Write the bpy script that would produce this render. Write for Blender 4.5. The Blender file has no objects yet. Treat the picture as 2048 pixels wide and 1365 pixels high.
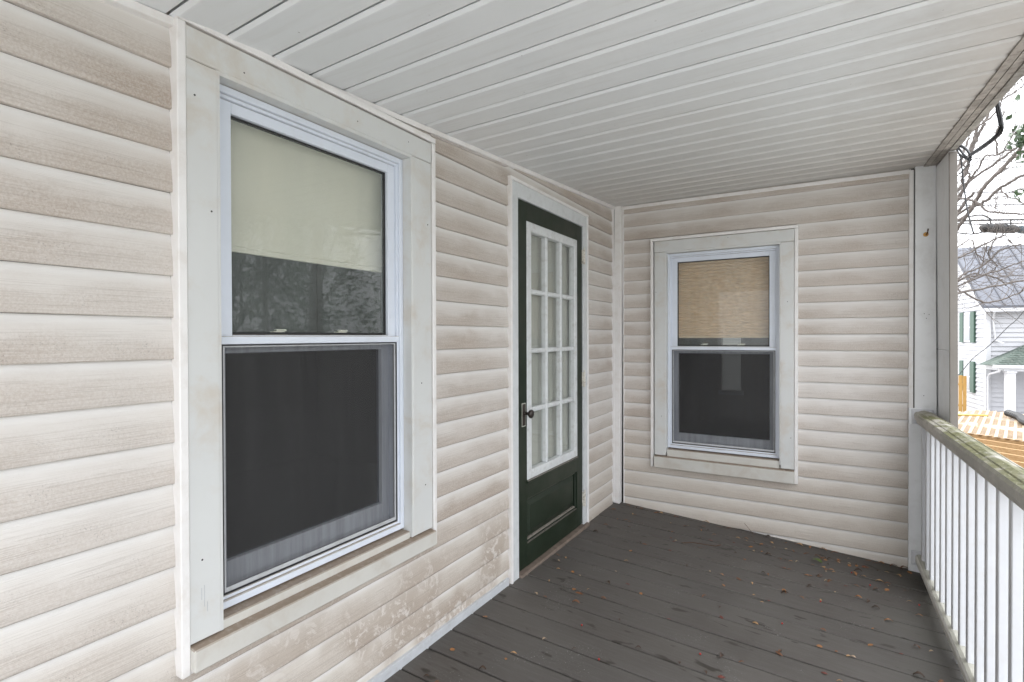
import bpy, bmesh, math, random
from mathutils import Vector, Matrix
random.seed(7)
R = math.radians
sc = bpy.context.scene
col = sc.collection

# ---------------------------------------------------------------- camera
cam = bpy.data.cameras.new('camera'); camo = bpy.data.objects.new('camera', cam); col.objects.link(camo)
sc.camera = camo
YAW, PIT, ROL, FPX = 0.5358, -0.0077, -0.0031, 1052.48
fw = Vector((-math.sin(YAW)*math.cos(PIT), math.cos(YAW)*math.cos(PIT), math.sin(PIT)))
rt = Vector((math.cos(YAW), math.sin(YAW), 0)); up = rt.cross(fw)
r2 = rt*math.cos(ROL)+up*math.sin(ROL); u2 = -rt*math.sin(ROL)+up*math.cos(ROL)
m = Matrix((r2, u2, -fw)).transposed().to_4x4(); m.translation = (1.3655, -3.8551, 1.2776)
camo.matrix_world = m
cam.sensor_width = 36; cam.lens = FPX/2048*36
cam.clip_start = 0.02; cam.clip_end = 900
sc.render.resolution_x = 1024; sc.render.resolution_y = 682

# ---------------------------------------------------------------- light
SUN_EL, SUN_ROT = 58, 300          # soft overcast sun, high behind the house
w = bpy.data.worlds.new('World'); sc.world = w; w.use_nodes = True
nt = w.node_tree; nt.nodes.clear()
sky = nt.nodes.new('ShaderNodeTexSky'); sky.sky_type = 'NISHITA'; sky.sun_disc = False
sky.sun_elevation = R(SUN_EL); sky.sun_rotation = R(SUN_ROT); sky.dust_density = 4; sky.air_density = 1.2
hs = nt.nodes.new('ShaderNodeHueSaturation'); hs.inputs['Saturation'].default_value = 0.25
mx = nt.nodes.new('ShaderNodeMix'); mx.data_type = 'RGBA'; mx.inputs[0].default_value = 0.82
# overcast cloud layer: the standard overcast sky, about three times brighter overhead than at the horizon
tcw = nt.nodes.new('ShaderNodeTexCoord'); sxz = nt.nodes.new('ShaderNodeSeparateXYZ'); mrw = nt.nodes.new('ShaderNodeMapRange')
mrw.inputs[1].default_value = 0; mrw.inputs[2].default_value = 1; mrw.inputs[3].default_value = .50; mrw.inputs[4].default_value = 1.26
vmw = nt.nodes.new('ShaderNodeVectorMath'); vmw.operation = 'SCALE'; vmw.inputs[0].default_value = (13.4, 13.75, 14.3)
nt.links.new(tcw.outputs['Generated'], sxz.inputs[0]); nt.links.new(sxz.outputs[2], mrw.inputs[0]); nt.links.new(mrw.outputs[0], vmw.inputs['Scale'])
nt.links.new(vmw.outputs[0], mx.inputs[7])
bg = nt.nodes.new('ShaderNodeBackground'); bg.inputs[1].default_value = 0.12
wo = nt.nodes.new('ShaderNodeOutputWorld')
nt.links.new(sky.outputs[0], hs.inputs['Color']); nt.links.new(hs.outputs[0], mx.inputs[6])
nt.links.new(mx.outputs[2], bg.inputs[0]); nt.links.new(bg.outputs[0], wo.inputs[0])
sl = bpy.data.lights.new('sun', 'SUN'); sl.energy = .55; sl.angle = R(30); sl.color = (1, .97, .92)
so = bpy.data.objects.new('sun', sl); col.objects.link(so)
sd = Vector((math.sin(R(SUN_ROT))*math.cos(R(SUN_EL)), math.cos(R(SUN_ROT))*math.cos(R(SUN_EL)), math.sin(R(SUN_EL))))
so.rotation_euler = sd.to_track_quat('Z', 'Y').to_euler()
sc.view_settings.view_transform = 'Standard'; sc.view_settings.look = 'None'
sc.view_settings.gamma = 1; sc.view_settings.use_curve_mapping = False
sc.view_settings.exposure = 1.62
try:
    sc.cycles.max_bounces = 10; sc.cycles.diffuse_bounces = 6; sc.cycles.transparent_max_bounces = 12
except Exception: pass

# ---------------------------------------------------------------- materials
class N:
    def __init__(s, name, rough=.5, spec=.5):
        s.m = bpy.data.materials.new(name); s.m.use_nodes = True
        s.t = s.m.node_tree; s.b = s.t.nodes['Principled BSDF']
        s.b.inputs['Roughness'].default_value = rough
        s.b.inputs['Specular IOR Level'].default_value = spec
        s.geo = s.t.nodes.new('ShaderNodeNewGeometry'); s.tc = s.t.nodes.new('ShaderNodeTexCoord')
    def set(s, sock, v):
        if hasattr(v, 'is_output'): s.t.links.new(v, sock)
        else:
            if isinstance(v, tuple) and len(v) == 3 and sock.type == 'RGBA': v = v+(1,)
            sock.default_value = v
    def math(s, op, a, b=0., c=None, clamp=False):
        n = s.t.nodes.new('ShaderNodeMath'); n.operation = op; n.use_clamp = clamp
        s.set(n.inputs[0], a); s.set(n.inputs[1], b)
        if c is not None: s.set(n.inputs[2], c)
        return n.outputs[0]
    def mapp(s, v, scale=(1, 1, 1), loc=(0, 0, 0), rot=(0, 0, 0)):
        n = s.t.nodes.new('ShaderNodeMapping'); s.t.links.new(v, n.inputs[0])
        n.inputs[3].default_value = scale; n.inputs[1].default_value = loc; n.inputs[2].default_value = rot
        return n.outputs[0]
    def noise(s, v, scale=5, detail=3, rough=.5, dist=0, sc=(1, 1, 1), loc=(0, 0, 0)):
        n = s.t.nodes.new('ShaderNodeTexNoise')
        s.t.links.new(s.mapp(v, sc, loc), n.inputs['Vector'])
        n.inputs['Scale'].default_value = scale; n.inputs['Detail'].default_value = detail
        n.inputs['Roughness'].default_value = rough; n.inputs['Distortion'].default_value = dist
        return n.outputs[0]
    def ramp(s, f, a, b, lo=0., hi=1.):
        n = s.t.nodes.new('ShaderNodeMapRange'); n.interpolation_type = 'SMOOTHSTEP'
        s.set(n.inputs[0], f); n.inputs[1].default_value = a; n.inputs[2].default_value = b
        n.inputs[3].default_value = lo; n.inputs[4].default_value = hi
        return n.outputs[0]
    def mix(s, f, a, b, mode='MIX'):
        n = s.t.nodes.new('ShaderNodeMix'); n.data_type = 'RGBA'; n.blend_type = mode
        s.set(n.inputs[0], f); s.set(n.inputs[6], a); s.set(n.inputs[7], b)
        return n.outputs[2]
    def xyz(s, v):
        n = s.t.nodes.new('ShaderNodeSeparateXYZ'); s.t.links.new(v, n.inputs[0]); return n.outputs
    def bump(s, h, strength=.3, dist=.002, prev=None):
        n = s.t.nodes.new('ShaderNodeBump'); n.inputs['Strength'].default_value = strength
        n.inputs['Distance'].default_value = dist; s.t.links.new(h, n.inputs['Height'])
        if prev is not None: s.t.links.new(prev, n.inputs['Normal'])
        return n.outputs[0]
    def done(s, colr, nrm=None, rough=None):
        s.set(s.b.inputs['Base Color'], colr)
        if nrm is not None: s.t.links.new(nrm, s.b.inputs['Normal'])
        if rough is not None: s.set(s.b.inputs['Roughness'], rough)
        return s.m

def simple(name, c, rough=.5, var=.12, scale=8, dirt=None, dirt_amt=.3, bump=0.1, top_dirt=None, sc_=(1, 1, 1), spec=.5, metal=0):
    n = N(name, rough, spec); P = n.geo.outputs['Position']
    a = n.noise(P, scale, 4, .6, sc=sc_)
    d = tuple(x*(1-var) for x in c)
    colr = n.mix(n.ramp(a, .3, .7), d, c)
    if dirt:
        b = n.noise(P, scale*2.7, 5, .65, .3, loc=(3, 1, 7))
        colr = n.mix(n.math('MULTIPLY', n.ramp(b, .45, .75), dirt_amt), colr, dirt)
    if top_dirt:
        nz = n.xyz(n.geo.outputs['True Normal'])[2]
        b = n.noise(P, 60, 4, .6)
        f = n.math('MULTIPLY', n.ramp(nz, .45, .8), n.ramp(b, .2, .55, .7, 1))
        colr = n.mix(f, colr, top_dirt)
    n.b.inputs['Metallic'].default_value = metal
    nr = n.bump(n.noise(P, scale*9, 4, .6), bump, .001)
    return n.done(colr, nr)

def siding_mat():
    n = N('vinyl siding dirty', .46, .35)
    P = n.geo.outputs['Position']; X = n.xyz(P)
    oz = n.xyz(n.tc.outputs['Object'])[2]
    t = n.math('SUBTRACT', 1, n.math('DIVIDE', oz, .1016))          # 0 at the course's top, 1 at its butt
    grain = n.noise(P, 1, 4, .62, .25, sc=(7, 7, 330))
    grain2 = n.noise(P, 1, 3, .6, sc=(26, 26, 520), loc=(5, 2, 1))
    oi = n.t.nodes.new('ShaderNodeObjectInfo')
    spk = n.noise(P, 240, 3, .7)
    spk2 = n.noise(P, 190, 4, .75, .3, loc=(1, 8, 3))
    big = n.noise(P, 1.7, 3, .5, .3)
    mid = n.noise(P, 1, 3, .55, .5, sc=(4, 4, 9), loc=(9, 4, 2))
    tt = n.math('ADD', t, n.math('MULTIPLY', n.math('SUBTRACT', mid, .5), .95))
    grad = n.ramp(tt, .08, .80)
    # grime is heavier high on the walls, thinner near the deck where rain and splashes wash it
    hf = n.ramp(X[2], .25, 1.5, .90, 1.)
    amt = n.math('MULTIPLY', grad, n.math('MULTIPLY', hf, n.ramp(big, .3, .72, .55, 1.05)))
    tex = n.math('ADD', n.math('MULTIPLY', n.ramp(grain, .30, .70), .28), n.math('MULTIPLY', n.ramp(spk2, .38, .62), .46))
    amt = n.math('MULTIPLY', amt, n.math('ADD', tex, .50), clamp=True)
    clean_lit = n.mix(n.ramp(big, .35, .7), (.72, .687, .655), (.675, .638, .603))
    clean_lit = n.mix(n.ramp(X[2], .9, .1), clean_lit, (.665, .622, .565))
    clean_lit = n.mix(n.ramp(t, .26, .02), clean_lit, (.79, .775, .76))  # paler top of each course: cleaner vinyl, and partly its shading painted in
    c = n.mix(n.math('MULTIPLY', amt, n.math('ADD', .56, n.math('MULTIPLY', oi.outputs['Random'], .30))), clean_lit, (.39, .31, .25))
    # dark mould specks
    sp = n.math('MULTIPLY', n.ramp(spk, .57, .66), n.math('MULTIPLY', n.ramp(n.noise(P, 9, 3, .6, loc=(2, 2, 2)), .45, .72), n.ramp(t, .25, .6)))
    c = n.mix(n.math('MULTIPLY', sp, .6), c, (.17, .15, .14))
    # blotchy washed-out film low on the wall
    low = n.ramp(X[2], .62, .20)
    bl = n.noise(P, 21, 6, .72, 1.1, loc=(4, 4, 4))
    reg = n.ramp(n.noise(P, 3.1, 2, .5, loc=(1.3, .2, 0)), .40, .56)
    yl = n.math('MULTIPLY', n.ramp(X[1], -.9, -1.5), n.ramp(X[0], .05, .02))
    msk = n.math('MULTIPLY', low, n.math('MULTIPLY', yl, reg))
    c = n.mix(n.math('MULTIPLY', msk, .82), c, (.43, .36, .30))
    c = n.mix(n.math('MULTIPLY', n.math('MULTIPLY', msk, n.ramp(bl, .50, .60)), .75), c, (.72, .68, .64))
    wav = n.noise(P, 1, 3, .55, .6, sc=(5, 5, 400), loc=(7, 3, 5))
    ln = n.ramp(wav, .53, .60)
    c = n.mix(n.math('MULTIPLY', n.math('MULTIPLY', ln, n.ramp(t, .12, .5)), n.math('MULTIPLY', hf, .24)), c, (.30, .25, .215))
    h = n.math('ADD', n.math('MULTIPLY', grain, 1.), n.math('SUBTRACT', n.math('MULTIPLY', grain2, .5), n.math('MULTIPLY', ln, .5)))
    nr = n.bump(h, .36, .0015)
    return n.done(c, nr)

def ceiling_mat():
    n = N('ceiling vinyl', .42, .35)
    P = n.geo.outputs['Position']; X = n.xyz(P)
    big = n.noise(P, 1.3, 3, .55, .3)
    sm = n.noise(P, 1, 4, .6, .3, sc=(3, 30, 30))
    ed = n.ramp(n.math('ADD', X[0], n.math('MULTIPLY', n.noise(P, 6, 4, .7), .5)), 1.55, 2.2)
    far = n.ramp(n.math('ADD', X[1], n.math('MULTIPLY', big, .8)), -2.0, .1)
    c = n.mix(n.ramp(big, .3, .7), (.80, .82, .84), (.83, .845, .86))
    c = n.mix(n.math('MULTIPLY', far, .75), c, (.57, .55, .52))  # light falling off from the near opening, put into the ceiling colour
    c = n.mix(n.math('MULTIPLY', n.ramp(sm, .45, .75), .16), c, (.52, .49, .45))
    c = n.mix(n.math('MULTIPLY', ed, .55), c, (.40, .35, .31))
    sp = n.ramp(n.noise(P, 55, 2, .5), .75, .79)
    c = n.mix(n.math('MULTIPLY', sp, .5), c, (.2, .18, .16))
    return n.done(c, n.bump(sm, .08, .001))

def deck_mat():
    n = N('grey deck paint', .62, .3)
    P = n.geo.outputs['Position']; X = n.xyz(P)
    rnd = n.xyz(n.tc.outputs['Object'])[1]
    oi = n.t.nodes.new('ShaderNodeObjectInfo')
    big = n.noise(P, 2.2, 4, .6, .4)
    gr = n.noise(P, 1, 4, .65, .2, sc=(5, 90, 90))
    fine = n.noise(P, 160, 3, .7)
    c = n.mix(n.ramp(big, .3, .7), (.079, .070, .063), (.112, .102, .092))
    c = n.mix(n.math('MULTIPLY', oi.outputs['Random'], .35), c, (.072, .067, .064))
    c = n.mix(n.math('MULTIPLY', n.ramp(gr, .42, .7), .35), c, (.128, .122, .117))
    c = n.mix(n.math('MULTIPLY', n.ramp(fine, .5, .8), .3), c, (.15, .145, .14))
    st = n.math('MULTIPLY', n.ramp(n.noise(P, 14, 2, .5, .2, sc=(.6, 1.5, 1), loc=(3, 9, 0)), .64, .72), .8)
    c = n.mix(st, c, (.035, .030, .024))
    sc1 = n.math('MULTIPLY', n.ramp(n.noise(P, 4.2, 2, .5, loc=(.3, 5, 0)), .54, .66), n.ramp(n.noise(P, 130, 4, .8, loc=(3, 3, 3)), .60, .68))
    c = n.mix(n.math('MULTIPLY', sc1, .7), c, (.42, .43, .42))
    c = n.mix(n.math('MULTIPLY', n.ramp(X[0], 1.45, 1.9), n.math('MULTIPLY', n.ramp(big, .35, .6), .35)), c, (.06, .062, .045))
    nr = n.bump(gr, .25, .0015, n.bump(fine, .2, .0006))
    return n.done(c, nr, n.ramp(big, .3, .7, .5, .7))

def rail_mat():
    n = N('mossy vinyl rail', .7, .3)
    P = n.geo.outputs['Position']; X = n.xyz(P)
    nz = n.xyz(n.geo.outputs['True Normal'])[2]
    a = n.noise(P, 9, 4, .65, .6, sc=(1, .6, 1)); b = n.noise(P, 55, 4, .7, .8); s = n.noise(P, 1, 4, .7, 1.4, sc=(38, 14, 38), loc=(2, 1, 1))
    white = (.66, .63, .60)
    c = n.mix(n.ramp(b, .35, .7), white, (.50, .46, .41))
    moss = n.mix(n.ramp(b, .35, .65), (.10, .105, .040), (.20, .19, .095))
    moss = n.mix(n.ramp(s, .57, .68), moss, (.33, .33, .27))
    grime = n.mix(n.ramp(b, .3, .7), (.36, .345, .31), (.50, .485, .45))
    yy = n.ramp(n.math('ADD', X[1], n.math('MULTIPLY', a, .5)), -.05, .28)
    topf = n.math('MULTIPLY', n.ramp(nz, .2, .75), n.math('SUBTRACT', 1, n.math('MULTIPLY', yy, .9)))
    topf = n.math('MULTIPLY', topf, n.ramp(a, .36, .58, .35, 1))
    c = n.mix(n.math('MULTIPLY', n.ramp(a, .3, .6), .75), c, grime)
    c = n.mix(topf, c, moss)
    ed = n.math('MULTIPLY', n.ramp(s, .5, .7), n.ramp(nz, -.3, .3))
    c = n.mix(n.math('MULTIPLY', ed, .25), c, (.28, .28, .15))
    return n.done(c, n.bump(b, .35, .0015))

def glass_mat(name, tint=(.93, .96, .95), boost=1.0, film=0.0, rough=0.0):
    m = bpy.data.materials.new(name); m.use_nodes = True; t = m.node_tree; t.nodes.clear()
    o = t.nodes.new('ShaderNodeOutputMaterial'); tr = t.nodes.new('ShaderNodeBsdfTransparent'); gl = t.nodes.new('ShaderNodeBsdfGlossy')
    gl.inputs['Roughness'].default_value = rough; tr.inputs[0].default_value = tint+(1,)
    fr = t.nodes.new('ShaderNodeFresnel'); fr.inputs[0].default_value = 1.5
    mu = t.nodes.new('ShaderNodeMath'); mu.operation = 'MULTIPLY'; mu.use_clamp = True; mu.inputs[1].default_value = 1.7*boost
    mi = t.nodes.new('ShaderNodeMixShader')
    g0 = t.nodes.new('ShaderNodeNewGeometry'); iv = t.nodes.new('ShaderNodeMath'); iv.operation = 'SUBTRACT'; iv.inputs[0].default_value = 1
    m3 = t.nodes.new('ShaderNodeMath'); m3.operation = 'MULTIPLY'       # outer faces only: no false total reflection inside the thin sheet
    t.links.new(g0.outputs['Backfacing'], iv.inputs[1]); t.links.new(fr.outputs[0], m3.inputs[0]); t.links.new(iv.outputs[0], m3.inputs[1])
    t.links.new(m3.outputs[0], mu.inputs[0]); t.links.new(mu.outputs[0], mi.inputs[0])
    t.links.new(tr.outputs[0], mi.inputs[1]); t.links.new(gl.outputs[0], mi.inputs[2])
    out = mi.outputs[0]
    if film > 0:      # streaked dust on the glass, its paleness also standing in for missing reflections
        df = t.nodes.new('ShaderNodeBsdfDiffuse'); df.inputs[0].default_value = (.62, .68, .66, 1)
        g = t.nodes.new('ShaderNodeNewGeometry'); mp = t.nodes.new('ShaderNodeMapping'); mp.inputs[3].default_value = (4, 4, 1.2)
        no = t.nodes.new('ShaderNodeTexNoise'); no.inputs['Scale'].default_value = 1.4; no.inputs['Detail'].default_value = 5
        mr = t.nodes.new('ShaderNodeMapRange'); mr.inputs[1].default_value = .3; mr.inputs[2].default_value = .8
        mr.inputs[3].default_value = film*.6; mr.inputs[4].default_value = film*1.5
        m2 = t.nodes.new('ShaderNodeMixShader')
        t.links.new(g.outputs['Position'], mp.inputs[0]); t.links.new(mp.outputs[0], no.inputs['Vector'])
        t.links.new(no.outputs[0], mr.inputs[0]); t.links.new(mr.outputs[0], m2.inputs[0])
        t.links.new(out, m2.inputs[1]); t.links.new(df.outputs[0], m2.inputs[2]); out = m2.outputs[0]
    t.links.new(out, o.inputs[0])
    return m

def screen_mat():
    m = bpy.data.materials.new('insect screen'); m.use_nodes = True; t = m.node_tree; t.nodes.clear()
    o = t.nodes.new('ShaderNodeOutputMaterial'); tr = t.nodes.new('ShaderNodeBsdfTransparent')
    df = t.nodes.new('ShaderNodeBsdfDiffuse'); df.inputs[0].default_value = (.070, .069, .070, 1)
    g = t.nodes.new('ShaderNodeNewGeometry'); mp = t.nodes.new('ShaderNodeMapping'); mp.inputs[3].default_value = (22, 22, 1.5)
    no = t.nodes.new('ShaderNodeTexNoise'); no.inputs['Scale'].default_value = 1.6; no.inputs['Detail'].default_value = 6; no.inputs['Roughness'].default_value = .65  # vertical streaks in the mesh opacity imitate varied reflections
    mr = t.nodes.new('ShaderNodeMapRange'); mr.inputs[1].default_value = .3; mr.inputs[2].default_value = .75
    mr.inputs[3].default_value = .46; mr.inputs[4].default_value = .66
    mi = t.nodes.new('ShaderNodeMixShader')
    t.links.new(g.outputs['Position'], mp.inputs[0]); t.links.new(mp.outputs[0], no.inputs['Vector']); t.links.new(no.outputs[0], mr.inputs[0])
    t.links.new(mr.outputs[0], mi.inputs[0]); t.links.new(tr.outputs[0], mi.inputs[1]); t.links.new(df.outputs[0], mi.inputs[2])
    t.links.new(mi.outputs[0], o.inputs[0]); return m

def green_mat():
    n = N('dark green door paint', .38, .5)
    P = n.geo.outputs['Position']; X = n.xyz(P)
    nz = n.xyz(n.geo.outputs['True Normal'])[2]
    a = n.noise(P, 5, 4, .6); b = n.noise(P, 1, 4, .6, sc=(40, 40, 3)); d = n.noise(P, 120, 3, .7)
    c = n.mix(n.ramp(a, .3, .7), (.0085, .017, .0085), (.0125, .023, .012))
    c = n.mix(n.math('MULTIPLY', n.ramp(d, .62, .72), n.ramp(X[2], .9, .0, .05, .5)), c, (.10, .10, .09))
    dust = n.math('MULTIPLY', n.ramp(nz, .35, .8), n.ramp(n.noise(P, 40, 3, .6), .25, .6, .6, 1))
    c = n.mix(dust, c, (.22, .195, .17))
    return n.done(c, n.bump(b, .12, .001), n.ramp(a, .3, .7, .32, .5))

def wood_mat(name, a, b, sc_=(1, 8, 8), rough=.65):
    n = N(name, rough, .25); P = n.tc.outputs['Object']
    g = n.noise(P, 3, 5, .6, .5, sc=sc_)
    g2 = n.noise(n.geo.outputs['Position'], 1.1, 2)
    c = n.mix(n.ramp(g, .3, .7), a, b); c = n.mix(n.math('MULTIPLY', g2, .3), c, tuple(x*.8 for x in a))
    return n.done(c, n.bump(g, .2, .002))

BR = (.27, .21, .16)
M = {}
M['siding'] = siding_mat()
M['trim'] = simple('cream vinyl trim', (.86, .84, .83), .42, .06, 5, (.56, .49, .42), .30, .05)
M['trimdirty'] = simple('grimy cream trim', (.74, .70, .675), .5, .12, 6, (.42, .35, .29), .55, .15)
M['casing'] = simple('grey white painted casing', (.665, .672, .665), .48, .06, 2.2, (.52, .43, .33), .5, .07, top_dirt=BR)
M['sill'] = simple('dusty painted sill', (.62, .605, .565), .55, .08, 3, (.45, .38, .31), .45, .12, top_dirt=BR)
M['vinylwin'] = simple('cool white window vinyl', (.73, .775, .86), .36, .05, 4, (.6, .6, .6), .18, .03, top_dirt=(.36, .31, .26))
M['sashin'] = simple('inner sash vinyl', (.80, .84, .92), .4, .05, 4, None, 0, .03)
M['spline'] = simple('black screen spline', (.025, .025, .027), .6, .1)
M['screenframe'] = simple('aluminium screen frame', (.52, .53, .55), .45, .1, 5, (.2, .18, .16), .4, .05)
M['latch'] = simple('cream sash latch', (.80, .78, .66), .4, .05)
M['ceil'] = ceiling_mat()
M['deck'] = deck_mat()
M['rail'] = rail_mat()
M['baluster'] = simple('white vinyl baluster', (.66, .67, .70), .42, .04, 6, (.55, .52, .48), .25, .04)
M['rail_low'] = simple('dirty bottom rail vinyl', (.72, .71, .67), .55, .12, 9, (.44, .41, .35), .5, .1, top_dirt=(.44, .43, .37))
M['post'] = simple('white aluminium post wrap', (.86, .87, .885), .4, .05, 2.5, (.50, .49, .47), .30, .04)
M['postedge'] = simple('tan post edge', (.20, .18, .16), .5, .1, 6, (.14, .125, .11), .3, .05)
M['beam'] = simple('mildewed beam wrap', (.42, .39, .355), .65, .4, 7, (.10, .085, .07), .95, .4)
M['beamtrim'] = simple('stained beam trim', (.46, .415, .375), .6, .35, 12, (.13, .105, .085), .9, .3)
M['dark'] = simple('dark gap', (.03, .028, .026), .8)
M['green'] = green_mat()
M['doorwhite'] = simple('chipped white door paint', (.70, .72, .73), .45, .08, 12, (.40, .38, .35), .45, .2)
M['jamb'] = simple('brushed white door casing', (.68, .70, .715), .5, .08, 9, (.46, .46, .46), .35, .2)
M['threshold'] = simple('worn brown threshold', (.20, .155, .125), .7, .25, 14, (.09, .07, .055), .6, .4)
M['knob'] = simple('dark bronze knob', (.050, .040, .036), .32, .2, 40, metal=.5)
M['plate'] = simple('painted lock plate', (.045, .036, .028), .5, .2, 30)
M['plateedge'] = simple('worn plate edge', (.50, .50, .44), .4, .2, 30)
M['hinge'] = simple('cream painted hinge', (.78, .75, .68), .45, .08, 30, (.12, .07, .04), .6, .2)
M['rust'] = simple('rusty iron', (.10, .035, .012), .8, .3, 60)
M['ruststain'] = simple('rust stain', (.62, .33, .08), .6, .2, 60)
M['glass'] = glass_mat('window glass', (.978, .982, .975), .62, .085)
M['glassL'] = glass_mat('lower glass', (.6, .62, .64), .3, .02)
M['doorglass'] = glass_mat('door glass', (.975, .98, .97), .6, .08)
M['screen'] = screen_mat()
M['shade'] = simple('cream roller shade', (.71, .69, .585), .8, .04, 1.2, None, 0, .02)
M['pleat'] = simple('tan pleated blind', (.68, .50, .33), .8, .03, 1, None, 0, 0)
M['curtain'] = simple('pale door curtain', (.46, .45, .41), .9, .06, 3)
M['roomwall'] = simple('room wall paint', (.16, .15, .14), .9, .05, 2)
M['roomfloor'] = simple('room floor wood', (.085, .05, .032), .4, .3, 4, sc_=(1, 8, 1))
M['roomdark'] = simple('dark furniture wood', (.035, .022, .016), .5)
M['cable'] = simple('black cable', (.010, .010, .011), .55, .2, 30)
M['wire'] = simple('grey utility wire', (.025, .024, .024), .6)
M['blue'] = simple('blue tape band', (.02, .055, .08), .5)
M['bark'] = simple('grey brown bark', (.14, .12, .108), .85, .35, 22, (.25, .225, .205), .6, .5)
M['leafgreen'] = simple('dark evergreen leaf', (.045, .085, .03), .35, .4, 9, bump=0)
M['berry'] = simple('red berry', (.38, .02, .015), .3)
M['nsiding'] = simple('white clapboard', (.40, .40, .42), .55, .04, .5)
M['nroof'] = simple('grey standing seam metal', (.105, .112, .135), .5, .2, .6, (.075, .075, .09), .4)
M['nseam'] = simple('dark roof seam', (.06, .063, .075), .5)
M['nshingle'] = simple('green grey shingles', (.075, .10, .085), .9, .4, 2.5, (.15, .16, .14), .6)
M['ntrim'] = simple('white painted trim', (.46, .46, .48), .5, .04)
M['nshutter'] = simple('green shutter', (.03, .07, .048), .5, .1)
M['npane'] = simple('old window pane', (.30, .31, .33), .1, .3, 1)
M['fencewood'] = wood_mat('new yellow fence wood', (.36, .20, .055), (.44, .27, .09), (6, 6, 1))
M['lumber'] = wood_mat('new pine lumber', (.30, .18, .08), (.40, .26, .13), (1, 10, 10))
M['latticewood'] = wood_mat('pale lattice wood', (.33, .245, .165), (.42, .325, .23), (4, 4, 4))
M['blackpipe'] = simple('black corrugated plastic', (.008, .008, .009), .45)
M['yellow'] = simple('yellow plastic', (.40, .26, .03), .5)
M['ground'] = simple('yard ground', (.52, .51, .49), .9, .25, .5, (.26, .27, .18), .5, .3)
leafcols = [(.36, .165, .06), (.20, .085, .038), (.44, .26, .12), (.07, .040, .025), (.46, .34, .22), (.15, .040, .028)]
ML = [simple('fallen leaf %s' % k, c, .6, .35, 90, bump=.1) for k, c in zip(('orange', 'brown', 'tan', 'dark', 'pale', 'red'), leafcols)]
M['bleaf'] = simple('green fallen leaf', (.09, .14, .03), .5, .3, 60)

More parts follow.
